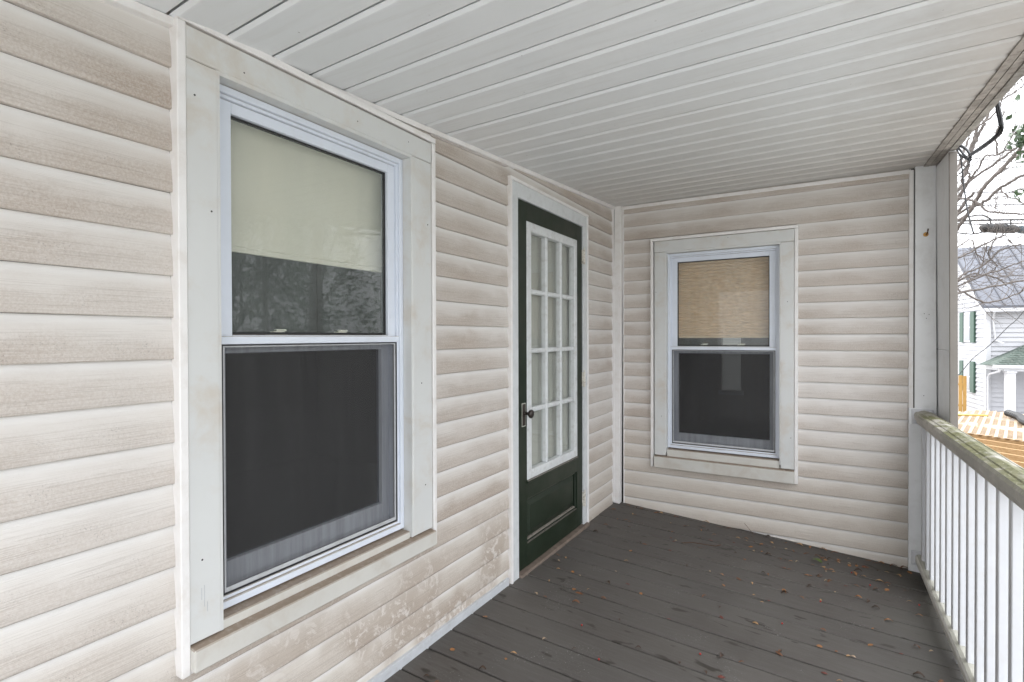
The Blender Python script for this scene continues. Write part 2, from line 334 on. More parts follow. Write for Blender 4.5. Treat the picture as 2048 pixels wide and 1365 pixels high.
# ---------------------------------------------------------------- builders
class MB:
    def __init__(s): s.v = []; s.f = []
    def quad(s, *p):
        b = len(s.v); s.v += [tuple(x) for x in p]; s.f.append(tuple(range(b, b+len(p)))); return s
    def hexa(s, p):       # 8 corners: bottom ring 0-3, top ring 4-7
        b = len(s.v); s.v += [tuple(x) for x in p]
        for f in ((3, 2, 1, 0), (4, 5, 6, 7), (0, 1, 5, 4), (1, 2, 6, 5), (2, 3, 7, 6), (3, 0, 4, 7)): s.f.append(tuple(b+i for i in f))
        return s
    def box(s, x0, x1, y0, y1, z0, z1):
        return s.hexa([(x0, y0, z0), (x1, y0, z0), (x1, y1, z0), (x0, y1, z0), (x0, y0, z1), (x1, y0, z1), (x1, y1, z1), (x0, y1, z1)])
    def prism(s, prof, a, b, ax):     # closed 2-D profile swept from a to b along axis ax (0,1,2)
        n = len(prof); k = len(s.v)
        def P(p, t): return {0: (t, p[0], p[1]), 1: (p[0], t, p[1]), 2: (p[0], p[1], t)}[ax]
        s.v += [P(p, a) for p in prof]+[P(p, b) for p in prof]
        for i in range(n): j = (i+1) % n; s.f.append((k+i, k+j, k+n+j, k+n+i))
        s.f.append(tuple(k+i for i in range(n))[::-1]); s.f.append(tuple(k+n+i for i in range(n))); return s
    def tube(s, pts, r, sides=6, r1=None, cap=True):
        pts = [Vector(p) for p in pts]; n = len(pts); b = len(s.v)
        if r1 is None: r1 = r
        upv = Vector((.13, .21, .97))
        for i, p in enumerate(pts):
            d = (pts[min(i+1, n-1)]-pts[max(i-1, 0)]).normalized()
            e = d.cross(upv); e = e.normalized() if e.length > .05 else d.cross(Vector((1, 0, 0))).normalized()
            g = d.cross(e); rr = r+(r1-r)*i/max(1, n-1)
            for k in range(sides):
                a = 2*math.pi*k/sides; s.v.append(tuple(p+(e*math.cos(a)+g*math.sin(a))*rr))
        for i in range(n-1):
            for k in range(sides):
                k2 = (k+1) % sides; s.f.append((b+i*sides+k, b+i*sides+k2, b+(i+1)*sides+k2, b+(i+1)*sides+k))
        if cap: s.f.append(tuple(b+k for k in range(sides))[::-1]); s.f.append(tuple(b+(n-1)*sides+k for k in range(sides)))
        return s
    def lathe(s, prof, c, axis, sides=16):     # prof: (distance along axis, radius)
        c = Vector(c); d = Vector(axis).normalized(); e = d.orthogonal().normalized(); g = d.cross(e); b = len(s.v)
        for t, r in prof:
            for k in range(sides):
                a = 2*math.pi*k/sides; s.v.append(tuple(c+d*t+(e*math.cos(a)+g*math.sin(a))*r))
        for i in range(len(prof)-1):
            for k in range(sides):
                k2 = (k+1) % sides; s.f.append((b+i*sides+k, b+i*sides+k2, b+(i+1)*sides+k2, b+(i+1)*sides+k))
        s.f.append(tuple(b+k for k in range(sides))[::-1]); s.f.append(tuple(b+(len(prof)-1)*sides+k for k in range(sides))); return s
    def mesh(s, name, mat, bevel=0, smooth=False):
        me = bpy.data.meshes.new(name); me.from_pydata(s.v, [], s.f); me.materials.append(mat)
        bm = bmesh.new(); bm.from_mesh(me); bmesh.ops.recalc_face_normals(bm, faces=bm.faces)
        if bevel:
            es = [e for e in bm.edges if len(e.link_faces) == 2 and e.calc_face_angle(0) > .6]
            bmesh.ops.bevel(bm, geom=es, offset=bevel, segments=1, affect='EDGES', clamp_overlap=True)
        bm.to_mesh(me); bm.free()
        if smooth:
            for p in me.polygons: p.use_smooth = True
        return me
    def build(s, name, mat, parent=None, bevel=0, smooth=False, label=None, at=None):
        if at is not None:
            A = Vector(at); s.v = [tuple(Vector(v)-A) for v in s.v]
        o = bpy.data.objects.new(name, s.mesh(name, mat, bevel, smooth)); col.objects.link(o)
        if at is not None: o.location = at
        if parent is not None: put(o, parent)
        if label: o['label'] = label
        return o

def put(o, parent):
    o.parent = parent; o.matrix_parent_inverse = Matrix.Identity(4)
    if parent.parent is None: o.location = Vector(o.location)-Vector(parent.location)
    else: o.location = Vector(o.location)-Vector(parent.location)-Vector(parent.parent.location)
def tag(o, label, cat=None, group=None, kind=None):
    if label: o['label'] = label
    if cat: o['category'] = cat
    if group: o['group'] = group
    if kind: o['kind'] = kind
    return o
def empty(name, loc, label=None, cat=None, group=None, kind=None):
    o = bpy.data.objects.new(name, None); col.objects.link(o); o.location = loc; o.empty_display_size = .1
    return tag(o, label, cat, group, kind)
def copyobj(o, parent=None):
    c = o.copy(); col.objects.link(c)
    if parent is not None: c.parent = parent
    return c

def ceil_z(y, x=0): return 2.262+.065*y
def floor_z(x, y=-1): return .022-.066*x-.008*y
S = .1016
def LW(u, w_, z): return (w_, u, z)            # left wall: u runs along y, w outward = +x
def BW(u, w_, z): return (u, -w_, z)           # back wall: u runs along x, w outward = -y
def wbox(T, u0, u1, z0, z1, w0, w1, mb=None):
    mb = mb or MB(); return mb.hexa([T(u0, w0, z0), T(u1, w0, z0), T(u1, w1, z0), T(u0, w1, z0), T(u0, w0, z1), T(u1, w0, z1), T(u1, w1, z1), T(u0, w1, z1)])
def ring(T, u0, u1, z0, z1, i0, i1, j0, j1, w0, w1):    # outer u0..u1,z0..z1, inner i0..i1,j0..j1
    mb = MB(); wbox(T, u0, i0, z0, z1, w0, w1, mb); wbox(T, i1, u1, z0, z1, w0, w1, mb)
    wbox(T, i0, i1, z0, j0, w0, w1, mb); wbox(T, i0, i1, j1, z1, w0, w1, mb); return mb

# ---------------------------------------------------------------- the ground and the porch floor, ceiling
g = MB(); g.quad((-300, -300, -2.36), (300, -300, -2.36), (300, 300, -2.36), (-300, 300, -2.36)).build('ground', M['ground'])['kind'] = 'structure'

YN = -4.45
fl = empty('porch_floor', (0, 0, 0), None, None, None, 'structure')
PW = .1552; SK = .033
k = 0
sub = MB(); sub.hexa([(-.02, YN, floor_z(0, YN)-.16), (1.93, YN, floor_z(1.93, YN)-.16), (1.93, .08, floor_z(1.93, 0)-.16), (-.02, .08, floor_z(0, 0)-.16),
                      (-.02, YN, floor_z(0, YN)-.045), (1.93, YN, floor_z(1.93, YN)-.045), (1.93, .08, floor_z(1.93, 0)-.045), (-.02, .08, floor_z(0, 0)-.045)])
sub.build('floor_joist_bed', M['dark'], fl)
yy = .097
grooves = []
while yy > YN:
    y1, y0 = yy, yy-PW
    mb = MB(); gap = .0075; n = 6; dz = random.uniform(-.0012, .0012)
    xs = [-.03+i*(1.975+.03)/n for i in range(n+1)]
    wob = [random.uniform(-.0009, .0009) for _ in xs]
    c = 0.0022
    b = 0
    prev = None
    for i, x in enumerate(xs):
        a = y0+gap/2+SK*x+wob[i]; e = y1-gap/2+SK*x+wob[i]*.5
        z = lambda q: floor_z(x, q)+dz
        mb.v += [(x, a, z(a)-.03), (x, a, z(a)-c), (x, a+c, z(a)), (x, e-c, z(e)), (x, e, z(e)-c), (x, e, z(e)-.03)]
        if i:
            p = (i-1)*6; q = i*6
            for j in range(5): mb.f.append((p+j, p+j+1, q+j+1, q+j))
    mb.build('floor_plank', M['deck'], fl, at=(0, y0, 0))
    grooves.append(y0); yy -= PW

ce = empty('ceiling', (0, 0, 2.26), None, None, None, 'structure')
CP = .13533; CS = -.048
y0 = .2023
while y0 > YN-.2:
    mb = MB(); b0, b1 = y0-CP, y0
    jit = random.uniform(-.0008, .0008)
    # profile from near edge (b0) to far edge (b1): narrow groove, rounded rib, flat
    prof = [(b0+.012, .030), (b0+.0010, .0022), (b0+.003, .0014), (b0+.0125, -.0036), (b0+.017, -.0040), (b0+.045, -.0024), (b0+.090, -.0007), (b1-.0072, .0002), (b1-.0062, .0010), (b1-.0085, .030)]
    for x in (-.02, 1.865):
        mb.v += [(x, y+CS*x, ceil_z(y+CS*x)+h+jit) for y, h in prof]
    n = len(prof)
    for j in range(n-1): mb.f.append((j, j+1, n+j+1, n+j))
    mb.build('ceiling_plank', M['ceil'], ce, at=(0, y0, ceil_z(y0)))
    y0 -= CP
mb = MB(); mb.hexa([(-3.6, YN-.2, ceil_z(YN)+.03), (1.95, YN-.2, ceil_z(YN)+.03), (1.95, 3.4, 2.52), (-3.6, 3.4, 2.52), (-3.6, YN-.2, 2.6), (1.95, YN-.2, 2.6), (1.95, 3.4, 2.7), (-3.6, 3.4, 2.7)])
mb.build('roof_deck', M['dark'], ce)

# ---------------------------------------------------------------- siding
def prof_w(t): return -.0135*(t**2.1)*.85-.0135*.15*t
def board(T, u0, u1, z0, z1, zb, parent):
    """one siding course, u0..u1, clipped to z0..z1; zb is the course's butt height"""
    a = (z0-zb)/S; b = (z1-zb)/S
    ts = [a]+[t for t in (.03, .10, .22, .36, .5, .62, .74, .86, .94) if a+.01 < t < b-.01]+[b]
    n = max(1, int((u1-u0)/.22)); us = [u0+(u1-u0)*i/n for i in range(n+1)]
    jz = [random.uniform(-.0007, .0007) for _ in us]; jw = [random.uniform(-.0008, .0006) for _ in us]
    mb = MB(); full = a < .005
    cols_ = []
    for i, u in enumerate(us):
        c = []
        if full: c.append((-.016, .0008)); c.append((-.0035+jw[i], -.0002)); 
        for t in ts:
            w_ = prof_w(t)+jw[i]*(1-t)
            if full and t == ts[0]: w_ -= .0012
            c.append((w_, t*S))
        c = [(w_, z+jz[i]*(1 if z < .09 else 0)) for w_, z in c]
        cols_.append(c)
    m_ = len(cols_[0])
    for i, u in enumerate(us):
        for w_, z in cols_[i]: mb.v.append(T(u, w_, z))
    for i in range(n):
        for j in range(m_-1): mb.f.append((i*m_+j, i*m_+j+1, (i+1)*m_+j+1, (i+1)*m_+j))
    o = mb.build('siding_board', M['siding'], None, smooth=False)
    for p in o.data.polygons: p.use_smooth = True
    if full:
        for p in o.data.polygons:
            if p.index % (m_-1) < 2: p.use_smooth = False
    o.location = (0, 0, zb); put(o, parent)
    return o

def siding(T, ua, ub, ztop, zbot, phase, openings, parent):
    ks = int((phase-zbot)/S)+2
    zb = phase-ks*S
    while zb < ztop:
        edges = sorted({ua, ub} | {u for o in openings for u in o[:2] if ua < u < ub})
        cur = []
        for a, b in zip(edges[:-1], edges[1:]):
            z0, z1 = max(zb, zbot), min(zb+S, ztop)
            m_ = (a+b)/2
            segs = [(z0, z1)]
            for o in openings:
                if o[0] <= m_ <= o[1]:
                    ns = []
                    for p, q in segs:
                        if o[3] <= p or o[2] >= q: ns.append((p, q)); continue
                        if o[2] > p: ns.append((p, o[2]))
                        if o[3] < q: ns.append((o[3], q))
                    segs = ns
            for p, q in segs:
                if q-p > .006:
                    for c in cur:
                        if abs(c[1]-a) < 1e-6 and abs(c[2]-p) < 1e-6 and abs(c[3]-q) < 1e-6: c[1] = b; break
                    else: cur.append([a, b, p, q])
        for a, b, p, q in cur: board(T, a, b, p, q, zb, parent)
        zb += S

# window openings (inner edge of the casings): origin u, z ; size
WL = (-3.072, .548); WB = (.378, .470); OWd, OHt = .742, 1.418
def Jrect(o): return (o[0]-.100, o[0]+OWd+.128-.012, o[1]-.103, o[1]+OHt+.097)
lwin_open = (WL[0]-.100, WL[0]+OWd+.138, .448, 2.066)
bwin_open = (WB[0]-.108, WB[0]+OWd+.100, .328, 1.988)
door_open = (-1.588, -.578, -.2, 2.088)

lw = empty('house_wall', (0, 0, 0), 'dirty cream siding wall on the left that holds the large window and the green door', 'wall')
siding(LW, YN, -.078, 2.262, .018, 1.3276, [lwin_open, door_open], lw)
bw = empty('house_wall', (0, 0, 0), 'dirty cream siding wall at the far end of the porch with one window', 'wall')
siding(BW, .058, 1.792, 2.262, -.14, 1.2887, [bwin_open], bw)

# sheathing behind the siding, with the openings left free
def sheath(T, ua, ub, z0, z1, holes, parent):
    us = sorted({ua, ub} | {u for h in holes for u in h[:2]}); mb = MB()
    for a, b in zip(us[:-1], us[1:]):
        m_ = (a+b)/2; segs = [(z0, z1)]
        for h in holes:
            if h[0] <= m_ <= h[1]: segs = [(z0, h[2]), (h[3], z1)]
        for p, q in segs: wbox(T, a, b, p, q, -.105, -.0165, mb)
    mb.build('sheathing', M['dark'], parent)
sheath(LW, YN, 0.10, -.15, 2.5, [(WL[0]-.003, WL[0]+OWd+.003, WL[1]-.03, WL[1]+OHt+.003), (-1.515, -.655, -.2, 2.0)], lw)
sheath(BW, -.10, 1.93, -.25, 2.5, [(WB[0]-.003, WB[0]+OWd+.003, WB[1]-.03, WB[1]+OHt+.003)], bw)

# trims
def trim_run(T, u0, u1, zf, h, w0, w1, name, mat, parent, n=1, wav=0, bevel=.0012):
    """strip following height zf(u) (its top), thickness h"""
    mb = MB(); us = [u0+(u1-u0)*i/n for i in range(n+1)]
    for i, u in enumerate(us):
        j = random.uniform(-wav, wav); j2 = random.uniform(-wav, wav)
        t = zf(u)
        mb.v += [T(u, w0, t-h+j), T(u, w1+j2*.5, t-h+j), T(u, w1+j2*.5, t+j2*.3), T(u, w0, t+j2*.3)]
    for i in range(n):
        for j in range(4): mb.f.append((i*4+j, i*4+(j+1) % 4, (i+1)*4+(j+1) % 4, (i+1)*4+j))
    mb.f.append((0, 1, 2, 3)); e = n*4; mb.f.append((e+3, e+2, e+1, e))
    return mb.build(name, mat, parent, bevel)
trim_run(LW, YN, -.045, lambda u: ceil_z(u)-.002, .021, -.012, .010, 'ceiling_trim', M['trim'], lw, 24, .0012)
trim_run(LW, YN, -.045, lambda u: ceil_z(u)+.001, .006, -.012, .004, 'shadow_gap', M['dark'], lw)
trim_run(BW, .056, 1.80, lambda u: 2.258-.004*u, .022, -.012, .010, 'ceiling_trim', M['trim'], bw, 6, .0008)
trim_run(LW, -3.16, -2.20, lambda u: ceil_z(u)-.021-(u+3.16)*.012, .012, -.010, .0085, 'caulk_bead', M['trimdirty'], lw, 40, .0032, 0)
trim_run(LW, -2.2, -1.60, lambda u: ceil_z(u)-.026, .004, -.010, .0095, 'trim_lip', M['trimdirty'], lw, 10, .001, 0)
trim_run(LW, YN, -1.60, lambda u: floor_z(0, u)+.034, .040, -.014, .007, 'starter_strip', simple('grey starter strip', (.60, .62, .65), .45, .1, 12, (.4, .4, .4), .4, .1), lw)
# J-channels round the windows and the door
def jchan(T, o, zt, zb, parent, wdt=.021, mat=None, bottom=True, w1=.013, top=True):
    mat = mat or M['trim']
    wbox(T, o[0], o[0]+wdt, zb, zt-(wdt if top else 0)-.001, -.014, w1).build('j_channel', mat, parent, .0022)
    wbox(T, o[1]-wdt, o[1], zb, zt-(wdt if top else 0)-.001, -.014, w1).build('j_channel', mat, parent, .0022)
    if top: wbox(T, o[0], o[1], zt-wdt, zt, -.014, w1+.001).build('j_channel', mat, parent, .0022)
    if bottom: wbox(T, o[0]+wdt+.001, o[1]-wdt-.001, zb, zb+.012, -.014, w1-.003).build('j_channel', mat, parent, .002)
jchan(LW, lwin_open, 2.072, .446, lw, w1=.0255)
jchan(BW, bwin_open, 1.990, .326, bw, .020, w1=.0255)
jchan(LW, door_open, 2.088, .012, lw, .016, bottom=False, w1=.016)
# corner post
mb = MB(); mb.hexa([(-.012, -.045, -.01), (.038, -.045, -.01), (.038, .012, -.01), (-.012, .012, -.01), (.004, -.045, 2.262), (.056, -.045, 2.262), (.056, .012, 2.262), (.004, .012, 2.262)])
mb.build('corner_trim', M['trim'], lw, .002)
wbox(LW, -.080, -.0455, .03, 2.25, -.0162, -.011).build('corner_channel', M['trim'], lw)
wbox(LW, -.052, -.0458, .03, 2.25, -.0112, .002).build('corner_channel', M['trim'], lw, .001)
wbox(BW, .0565, .062, -.02, 2.24, -.0135, .004).build('corner_channel', M['trim'], bw, .001)
wbox(BW, 1.791, 1.813, .852, 2.246, -.0135, .012).build('j_channel', M['trim'], bw, .002)
wbox(BW, 1.813, 1.8185, -.1, 2.25, -.0135, .004).build('shadow_gap', M['dark'], bw)

# ---------------------------------------------------------------- windows
def make_window(T, o, base, label, deep, sd=0.):
    root = empty('sash_window', base, label, 'window')
    u, z = o; U = u+OWd; Z = z+OHt
    B = lambda *a: wbox(T, *a)
    cw = .080
    # casing boards
    B(u-cw, u, z-.030-sd, Z, -.016, .022).build('casing_board', M['casing'], root, .0025)
    B(U, U+deep, z-.030-sd, Z, -.016, .022).build('casing_board', M['casing'], root, .0025)
    B(u-cw, U+deep, Z+.0006, Z+.080, -.016, .023).build('casing_head', M['casing'], root, .0025)
    # reveals
    B(u-.002, u+.006, z-.03, Z, -.10, .0205).build('reveal', M['casing'], root); B(U-.006, U+.002, z-.03, Z, -.10, .0205).build('reveal', M['casing'], root)
    B(u+.006, U-.006, Z-.010, Z+.002, -.10, .0205).build('reveal', M['casing'], root)
    # sills (sloping outwards)
    zs = z-.026
    def sl_(u0, u1, w0, w1, zt0, zt1, zb, name):
        mb = MB(); mb.hexa([T(u0, w0, zb), T(u1, w0, zb), T(u1, w1, zb), T(u0, w1, zb), T(u0, w0, zt0), T(u1, w0, zt0), T(u1, w1, zt1), T(u0, w1, zt1)])
        return mb.build(name, M['sill'], root, .003)
    sl_(u+.007, U-.007, -.11, .012, z-.002, z-.008, z-.036-sd, 'sub_sill')
    sl_(u-cw+.001, U+deep+.001, -.11, .044, z-.020-sd, z-.038-sd, z-.094-sd*2, 'sill')
    # vinyl frame: stepped
    u1, U1, z1, Z1 = u+.0065, U-.0065, z, Z-.011
    r = ring(T, u1, U1, z1, Z1, u1+.018, U1-.018, z1+.022, Z1-.020, -.100, -.018); r.build('frame', M['vinylwin'], root, .002)
    r = ring(T, u1+.018, U1-.018, z1+.022, Z1-.020, u1+.026, U1-.026, z1+.032, Z1-.030, -.100, -.027); r.build('frame_stop', M['vinylwin'], root, .0015)
    gz0, gz1 = z+.750, z+1.345
    gu0, gu1 = u+.070, U-.070
    # upper sash
    mr = z+.728
    ring(T, u1+.0265, U1-.0265, mr, Z1-.0305, gu0, gu1, gz0-.012, gz1, -.070, -.036).build('upper_sash', M['vinylwin'], root, .0015)
    ring(T, gu0+.0005, gu1-.0005, gz0-.011, gz1-.0005, gu0+.005, gu1-.005, gz0-.004, gz1-.005, -.062, -.048).build('glazing_gasket', M['spline'], root)
    pn = wbox(T, gu0+.001, gu1-.001, gz0-.010, gz1-.001, -.0565, -.0535); pn.build('pane', M['glass'], root)
    # meeting rail and screen
    B(u1+.019, U1-.019, mr-.016, mr+.006, -.072, -.0225).build('meeting_rail', M['vinylwin'], root, .0015)
    su0, su1, sz0, sz1 = u1+.028, U1-.028, z+.034, mr-.0165
    ring(T, su0, su1, sz0, sz1, su0+.0035, su1-.0035, sz0+.0035, sz1-.0035, -.036, -.0275).build('screen_spline', M['spline'], root)
    ring(T, su0+.0037, su1-.0037, sz0+.0037, sz1-.0037, su0+.010, su1-.010, sz0+.016, sz1-.008, -.040, -.030).build('screen_frame', M['screenframe'], root, .001)
    mb = MB(); mb.quad(T(su0+.004, -.033, sz0+.004), T(su1-.004, -.033, sz0+.004), T(su1-.004, -.033, sz1-.004), T(su0+.004, -.033, sz1-.004))
    mb.build('insect_screen', M['screen'], root)
    # lower sash behind the screen
    ring(T, u1+.026, U1-.026, z+.032, mr+.010, u1+.064, U1-.064, z+.104, mr-.042, -.100, -.070).build('lower_sash', M['sashin'], root, .002)
    wbox(T, u1+.065, U1-.065, z+.105, mr-.043, -.089, -.086).build('pane', M['glassL'], root)
    # sash latches standing on the lower sash's top rail
    for lu in (u+.243, u+.488):
        mb = MB(); q = mr+.0102
        wbox(T, lu-.034, lu+.034, q, q+.0055, -.099, -.076, mb); wbox(T, lu-.020, lu+.024, q+.0055, q+.011, -.096, -.078, mb)
        wbox(T, lu-.006, lu+.030, q+.011, q+.018, -.094, -.080, mb)
        mb.build('sash_latch', M['latch'], root, .002)
    return root
def nails(T, pts, parent, w0=.0222):
    for u, z in pts:
        mb = MB(); c = T(u, w0, z); d = Vector(T(0, 1, 0)); mb.lathe([(0, .0026), (.0010, .0022)], c, d, 8); mb.build('nail_head', M['dark'], parent)
wl = make_window(LW, WL, (0, -2.70, .46), 'tall white sash window with a cream shade inside, nearest the camera on the left wall', .113)
wb = make_window(BW, WB, (.75, 0, .37), 'white sash window with a tan pleated blind on the far wall', .079, .024)

nails(LW, [(-3.13, 1.88), (-3.09, 1.60), (-3.12, .72), (-2.24, 1.72), (-2.28, 1.1), (-2.26, .70), (-2.6, 2.0), (-3.0, 1.99), (-2.35, 2.01)], wl)
nails(BW, [(.31, 1.6), (.35, .7), (1.16, 1.5), (1.18, .62), (.8, 1.95)], wb)
for u, z0, z1 in ((-3.115, .60, .655), (-3.122, .62, .65), (-3.108, .585, .61)):
    wbox(LW, u-.0008, u+.0008, z0, z1, .0219, .0224).build('scuff_mark', M['screenframe'], wl)
# ---------------------------------------------------------------- things behind the glass
mb = MB(); n = 12
for i in range(n+1):
    z = 1.545+(2.02-1.545)*i/n; mb.v += [(-.112, -3.06, z), (-.112, -2.355, z), (-.1135, -2.355, z), (-.1135, -3.06, z)]
for i in range(n):
    for j in range(4): mb.f.append((i*4+j, i*4+(j+1) % 4, (i+1)*4+(j+1) % 4, (i+1)*4+j))
sh = mb.build('roller_shade', M['shade'], at=(-.112, -2.75, 1.545))
tag(sh, 'cream roller shade half lowered behind the nearest window glass', 'shade')
MB().box(-.116, -.108, -3.06, -2.355, 1.527, 1.5449).build('hem_bar', M['shade'], sh, .002)
bl = empty('pleated_blind', (.75, .14, 1.27), 'tan pleated blind half lowered behind the far window glass', 'blind')
mb = MB(); pz = 1.285; i = 0
while pz < 1.96:
    for x in (.40, 1.10): mb.v.append((x, .110+(.009 if i % 2 else 0), pz))
    pz += .0115; i += 1
for j in range(i-1): mb.f.append((2*j, 2*j+1, 2*j+3, 2*j+2))
mb.build('pleated_fabric', M['pleat'], bl)
MB().box(.40, 1.10, .108, .122, 1.266, 1.284).build('bottom_rail', M['pleat'], bl, .002)

rm = empty('room', (-2, -2.5, 0), None, None, None, 'structure')
def roombox(x0, x1, y0, y1, z0, z1, parent, hole=None):
    t = .06
    MB().box(x0, x1, y0, y1, z0-t, z0).build('floor', M['roomfloor'], parent)
    MB().box(x0, x1, y0, y1, z1, z1+t).build('ceiling', M['roomwall'], parent)
    return t
roombox(-3.4, -.107, -4.7, 0, 0, 2.44, rm)
MB().box(-3.5, -3.4, -4.7, 0, -.1, 2.5).build('wall', M['roomwall'], rm)
MB().box(-3.5, -.107, -4.8, -4.7, -.1, 2.5).build('wall', M['roomwall'], rm)
MB().box(-3.5, -.107, 0, .1, -.1, 2.5).build('wall', M['roomwall'], rm)
rb = empty('room', (.8, 1.6, 0), None, None, None, 'structure')
M['roomwall'] = simple('brown room wall', (.34, .21, .15), .8, .2, 2)
roombox(-.9, 1.9, .107, 3.1, -.05, 2.44, rb)
MB().box(-1.0, -.9, .107, 3.1, -.1, 2.5).build('wall', M['roomwall'], rb)
MB().box(1.88, 1.94, .107, 3.1, -.25, 2.5).build('wall', M['nsiding'], rb)
mb = MB(); mb.box(-1., .28, 3.0, 3.1, -.1, 2.5); mb.box(.50, 1.88, 3.0, 3.1, -.1, 2.5); mb.box(.28, .50, 3.0, 3.1, -.1, .62); mb.box(.28, .50, 3.0, 3.1, 1.42, 2.5)
mb.build('wall', M['roomwall'], rb)
MB().box(.28, .50, 3.03, 3.035, .62, 1.42).build('pane', glass_mat('tinted dimming glass', (.30, .30, .29), .2), rb)  # tinted pane added to dim the sky behind this opening
MB().box(.25, .53, 2.96, 3.0, .57, .62).build('window_sill', M['ntrim'], rb)

# ---------------------------------------------------------------- door
dr = empty('door', (0, -1.07, .05), 'dark green wooden door with twelve white-framed panes and a dark knob', 'door')
T = LW; B = lambda *a: wbox(T, *a)
d0, d1, dz0, dz1 = -1.505, -.655, .052, 1.996
XF = .000
# casing
B(-1.572, -1.506, .028, 2.072, -.016, .010).build('door_casing', M['jamb'], dr, .002)
B(-.654, -.594, .045, 2.072, -.016, .010).build('door_casing', M['jamb'], dr, .002)
B(-1.505, -.655, 1.9965, 2.072, -.016, .0105).build('door_head_casing', M['jamb'], dr, .002)
mb = MB(); mb.hexa([(-.10, -1.506, .012), (-.10, -.594, .012), (.030, -.594, .012), (.030, -1.506, .012), (-.10, -1.506, .05), (-.10, -.594, .05), (.026, -.594, .043), (.026, -1.506, .043)])
mb.build('threshold', M['threshold'], dr, .004)
# stiles and rails
g0, g1, gz0, gz1 = -1.402, -.740, .510, 1.897
B(d0+.001, g0, dz0, dz1-.001, -.040, XF).build('stile', M['green'], dr, .0015)
B(g1, d1-.001, dz0, dz1-.001, -.040, XF).build('stile', M['green'], dr, .0015)
B(g0, g1, gz1, dz1-.001, -.0398, XF-.0002).build('top_rail', M['green'], dr)
B(g0, g1, .412, gz0, -.0398, XF-.0002).build('lock_rail', M['green'], dr)
B(g0, g1, dz0, .172, -.0398, XF-.0002).build('bottom_rail', M['green'], dr)
# recessed panel with bevelled ledges
ring(T, g0, g1, .172, .412, g0+.012, g1-.012, .192, .398, -.0390, -.008).build('panel_moulding', M['green'], dr, .006)
mb = MB(); p0, p1, q0, q1 = g0+.012, g1-.012, .192, .398; b = .034
mb.quad(T(p0+b, -.010, q0+b), T(p1-b, -.010, q0+b), T(p1-b, -.010, q1-b), T(p0+b, -.010, q1-b))
for A_ in (((p0, q0), (p1, q0), (p1-b, q0+b), (p0+b, q0+b)), ((p1, q0), (p1, q1), (p1-b, q1-b), (p1-b, q0+b)), ((p1, q1), (p0, q1), (p0+b, q1-b), (p1-b, q1-b)), ((p0, q1), (p0, q0), (p0+b, q0+b), (p0+b, q1-b))):
    mb.quad(*[T(a_, -.024 if i_ < 2 else -.010, c_) for i_, (a_, c_) in enumerate(A_)])
mb.build('door_panel', M['green'], dr)
# glazed frame
i0, i1, j0, j1 = -1.352, -.782, .560, 1.845
ring(T, g0+.001, g1-.001, gz0+.001, gz1-.001, i0, i1, j0, j1, -.038, .004).build('glazing_frame', M['doorwhite'], dr, .004)
B(g0-.004, g1+.004, gz0-.014, gz0, -.001, .010).build('weather_ledge', M['green'], dr, .003)
cwid = (i1-i0)/3; rh = (j1-j0)/4; mw = .013
for i in range(1, 3):
    B(i0+cwid*i-mw, i0+cwid*i+mw, j0+.0005, j1-.0005, -.034, .0012).build('muntin', M['doorwhite'], dr, .005)
for j in range(1, 4):
    for i in range(3):
        a_ = i0+cwid*i+(mw if i else 0)+.0005; b_ = i0+cwid*(i+1)-(mw if i < 2 else 0)-.0005
        B(a_, b_, j0+rh*j-mw, j0+rh*j+mw, -.034, .0006).build('muntin', M['doorwhite'], dr, .005)
pane0 = None
for j in range(4):
    for i in range(3):
        B(i0+cwid*i+.002, i0+cwid*(i+1)-.002, j0+rh*j+.002, j0+rh*(j+1)-.002, -.026, -.024).build('pane', M['doorglass'], dr)
# knob, plate, hinges
kz = .866; ky = -1.438
B(ky-.020, ky+.020, kz-.062, kz+.062, XF-.001, XF+.0015).build('lock_plate', M['plateedge'], dr)
B(ky-.015, ky+.015, kz-.057, kz+.057, XF+.001, XF+.0028).build('keyhole_plate', M['plate'], dr)
mb = MB(); mb.lathe([(0, .012), (.005, .012), (.009, .008), (.026, .008), (.031, .014), (.037, .021), (.045, .0235), (.051, .021), (.056, .011), (.057, .002)], (XF+.002, ky, kz+.008), (1, 0, 0), 18)
mb.build('knob', M['knob'], dr, smooth=True)
for hz in (1.800, 1.000, .216):
    mb = MB(); wbox(T, -.664, -.648, hz-.046, hz+.046, XF+.001, .0130, mb)
    h = mb.build('hinge', M['hinge'], dr, .001)
    mb = MB(); yb = -.6535
    for s_ in range(5):
        za = hz-.05+s_*.02; mb.lathe([(0.001, .0062), (.0182, .0062)], (.0165, yb, za), (0, 0, 1), 8)
    mb.lathe([(0, .004), (.004, .006), (.008, .003)], (.0165, yb, hz+.051), (0, 0, 1), 8)
    mb.build('hinge_barrel', M['hinge'], h)
# curtain behind the door glass
mb = MB(); n = 46
for i in range(n+1):
    y = -1.40+.67*i/n; x = -.054+.0012*math.sin(i*.9)+.0008*math.sin(i*2.3+1)
    mb.v += [(x, y, .35), (x, y, 2.0)]
for i in range(n): mb.f.append((2*i, 2*i+2, 2*i+3, 2*i+1))
cu = mb.build('curtain', M['curtain'], smooth=True, at=(-.054, -1.07, .35))
tag(cu, 'pale sheer curtain hanging behind the panes of the green door', 'curtain')

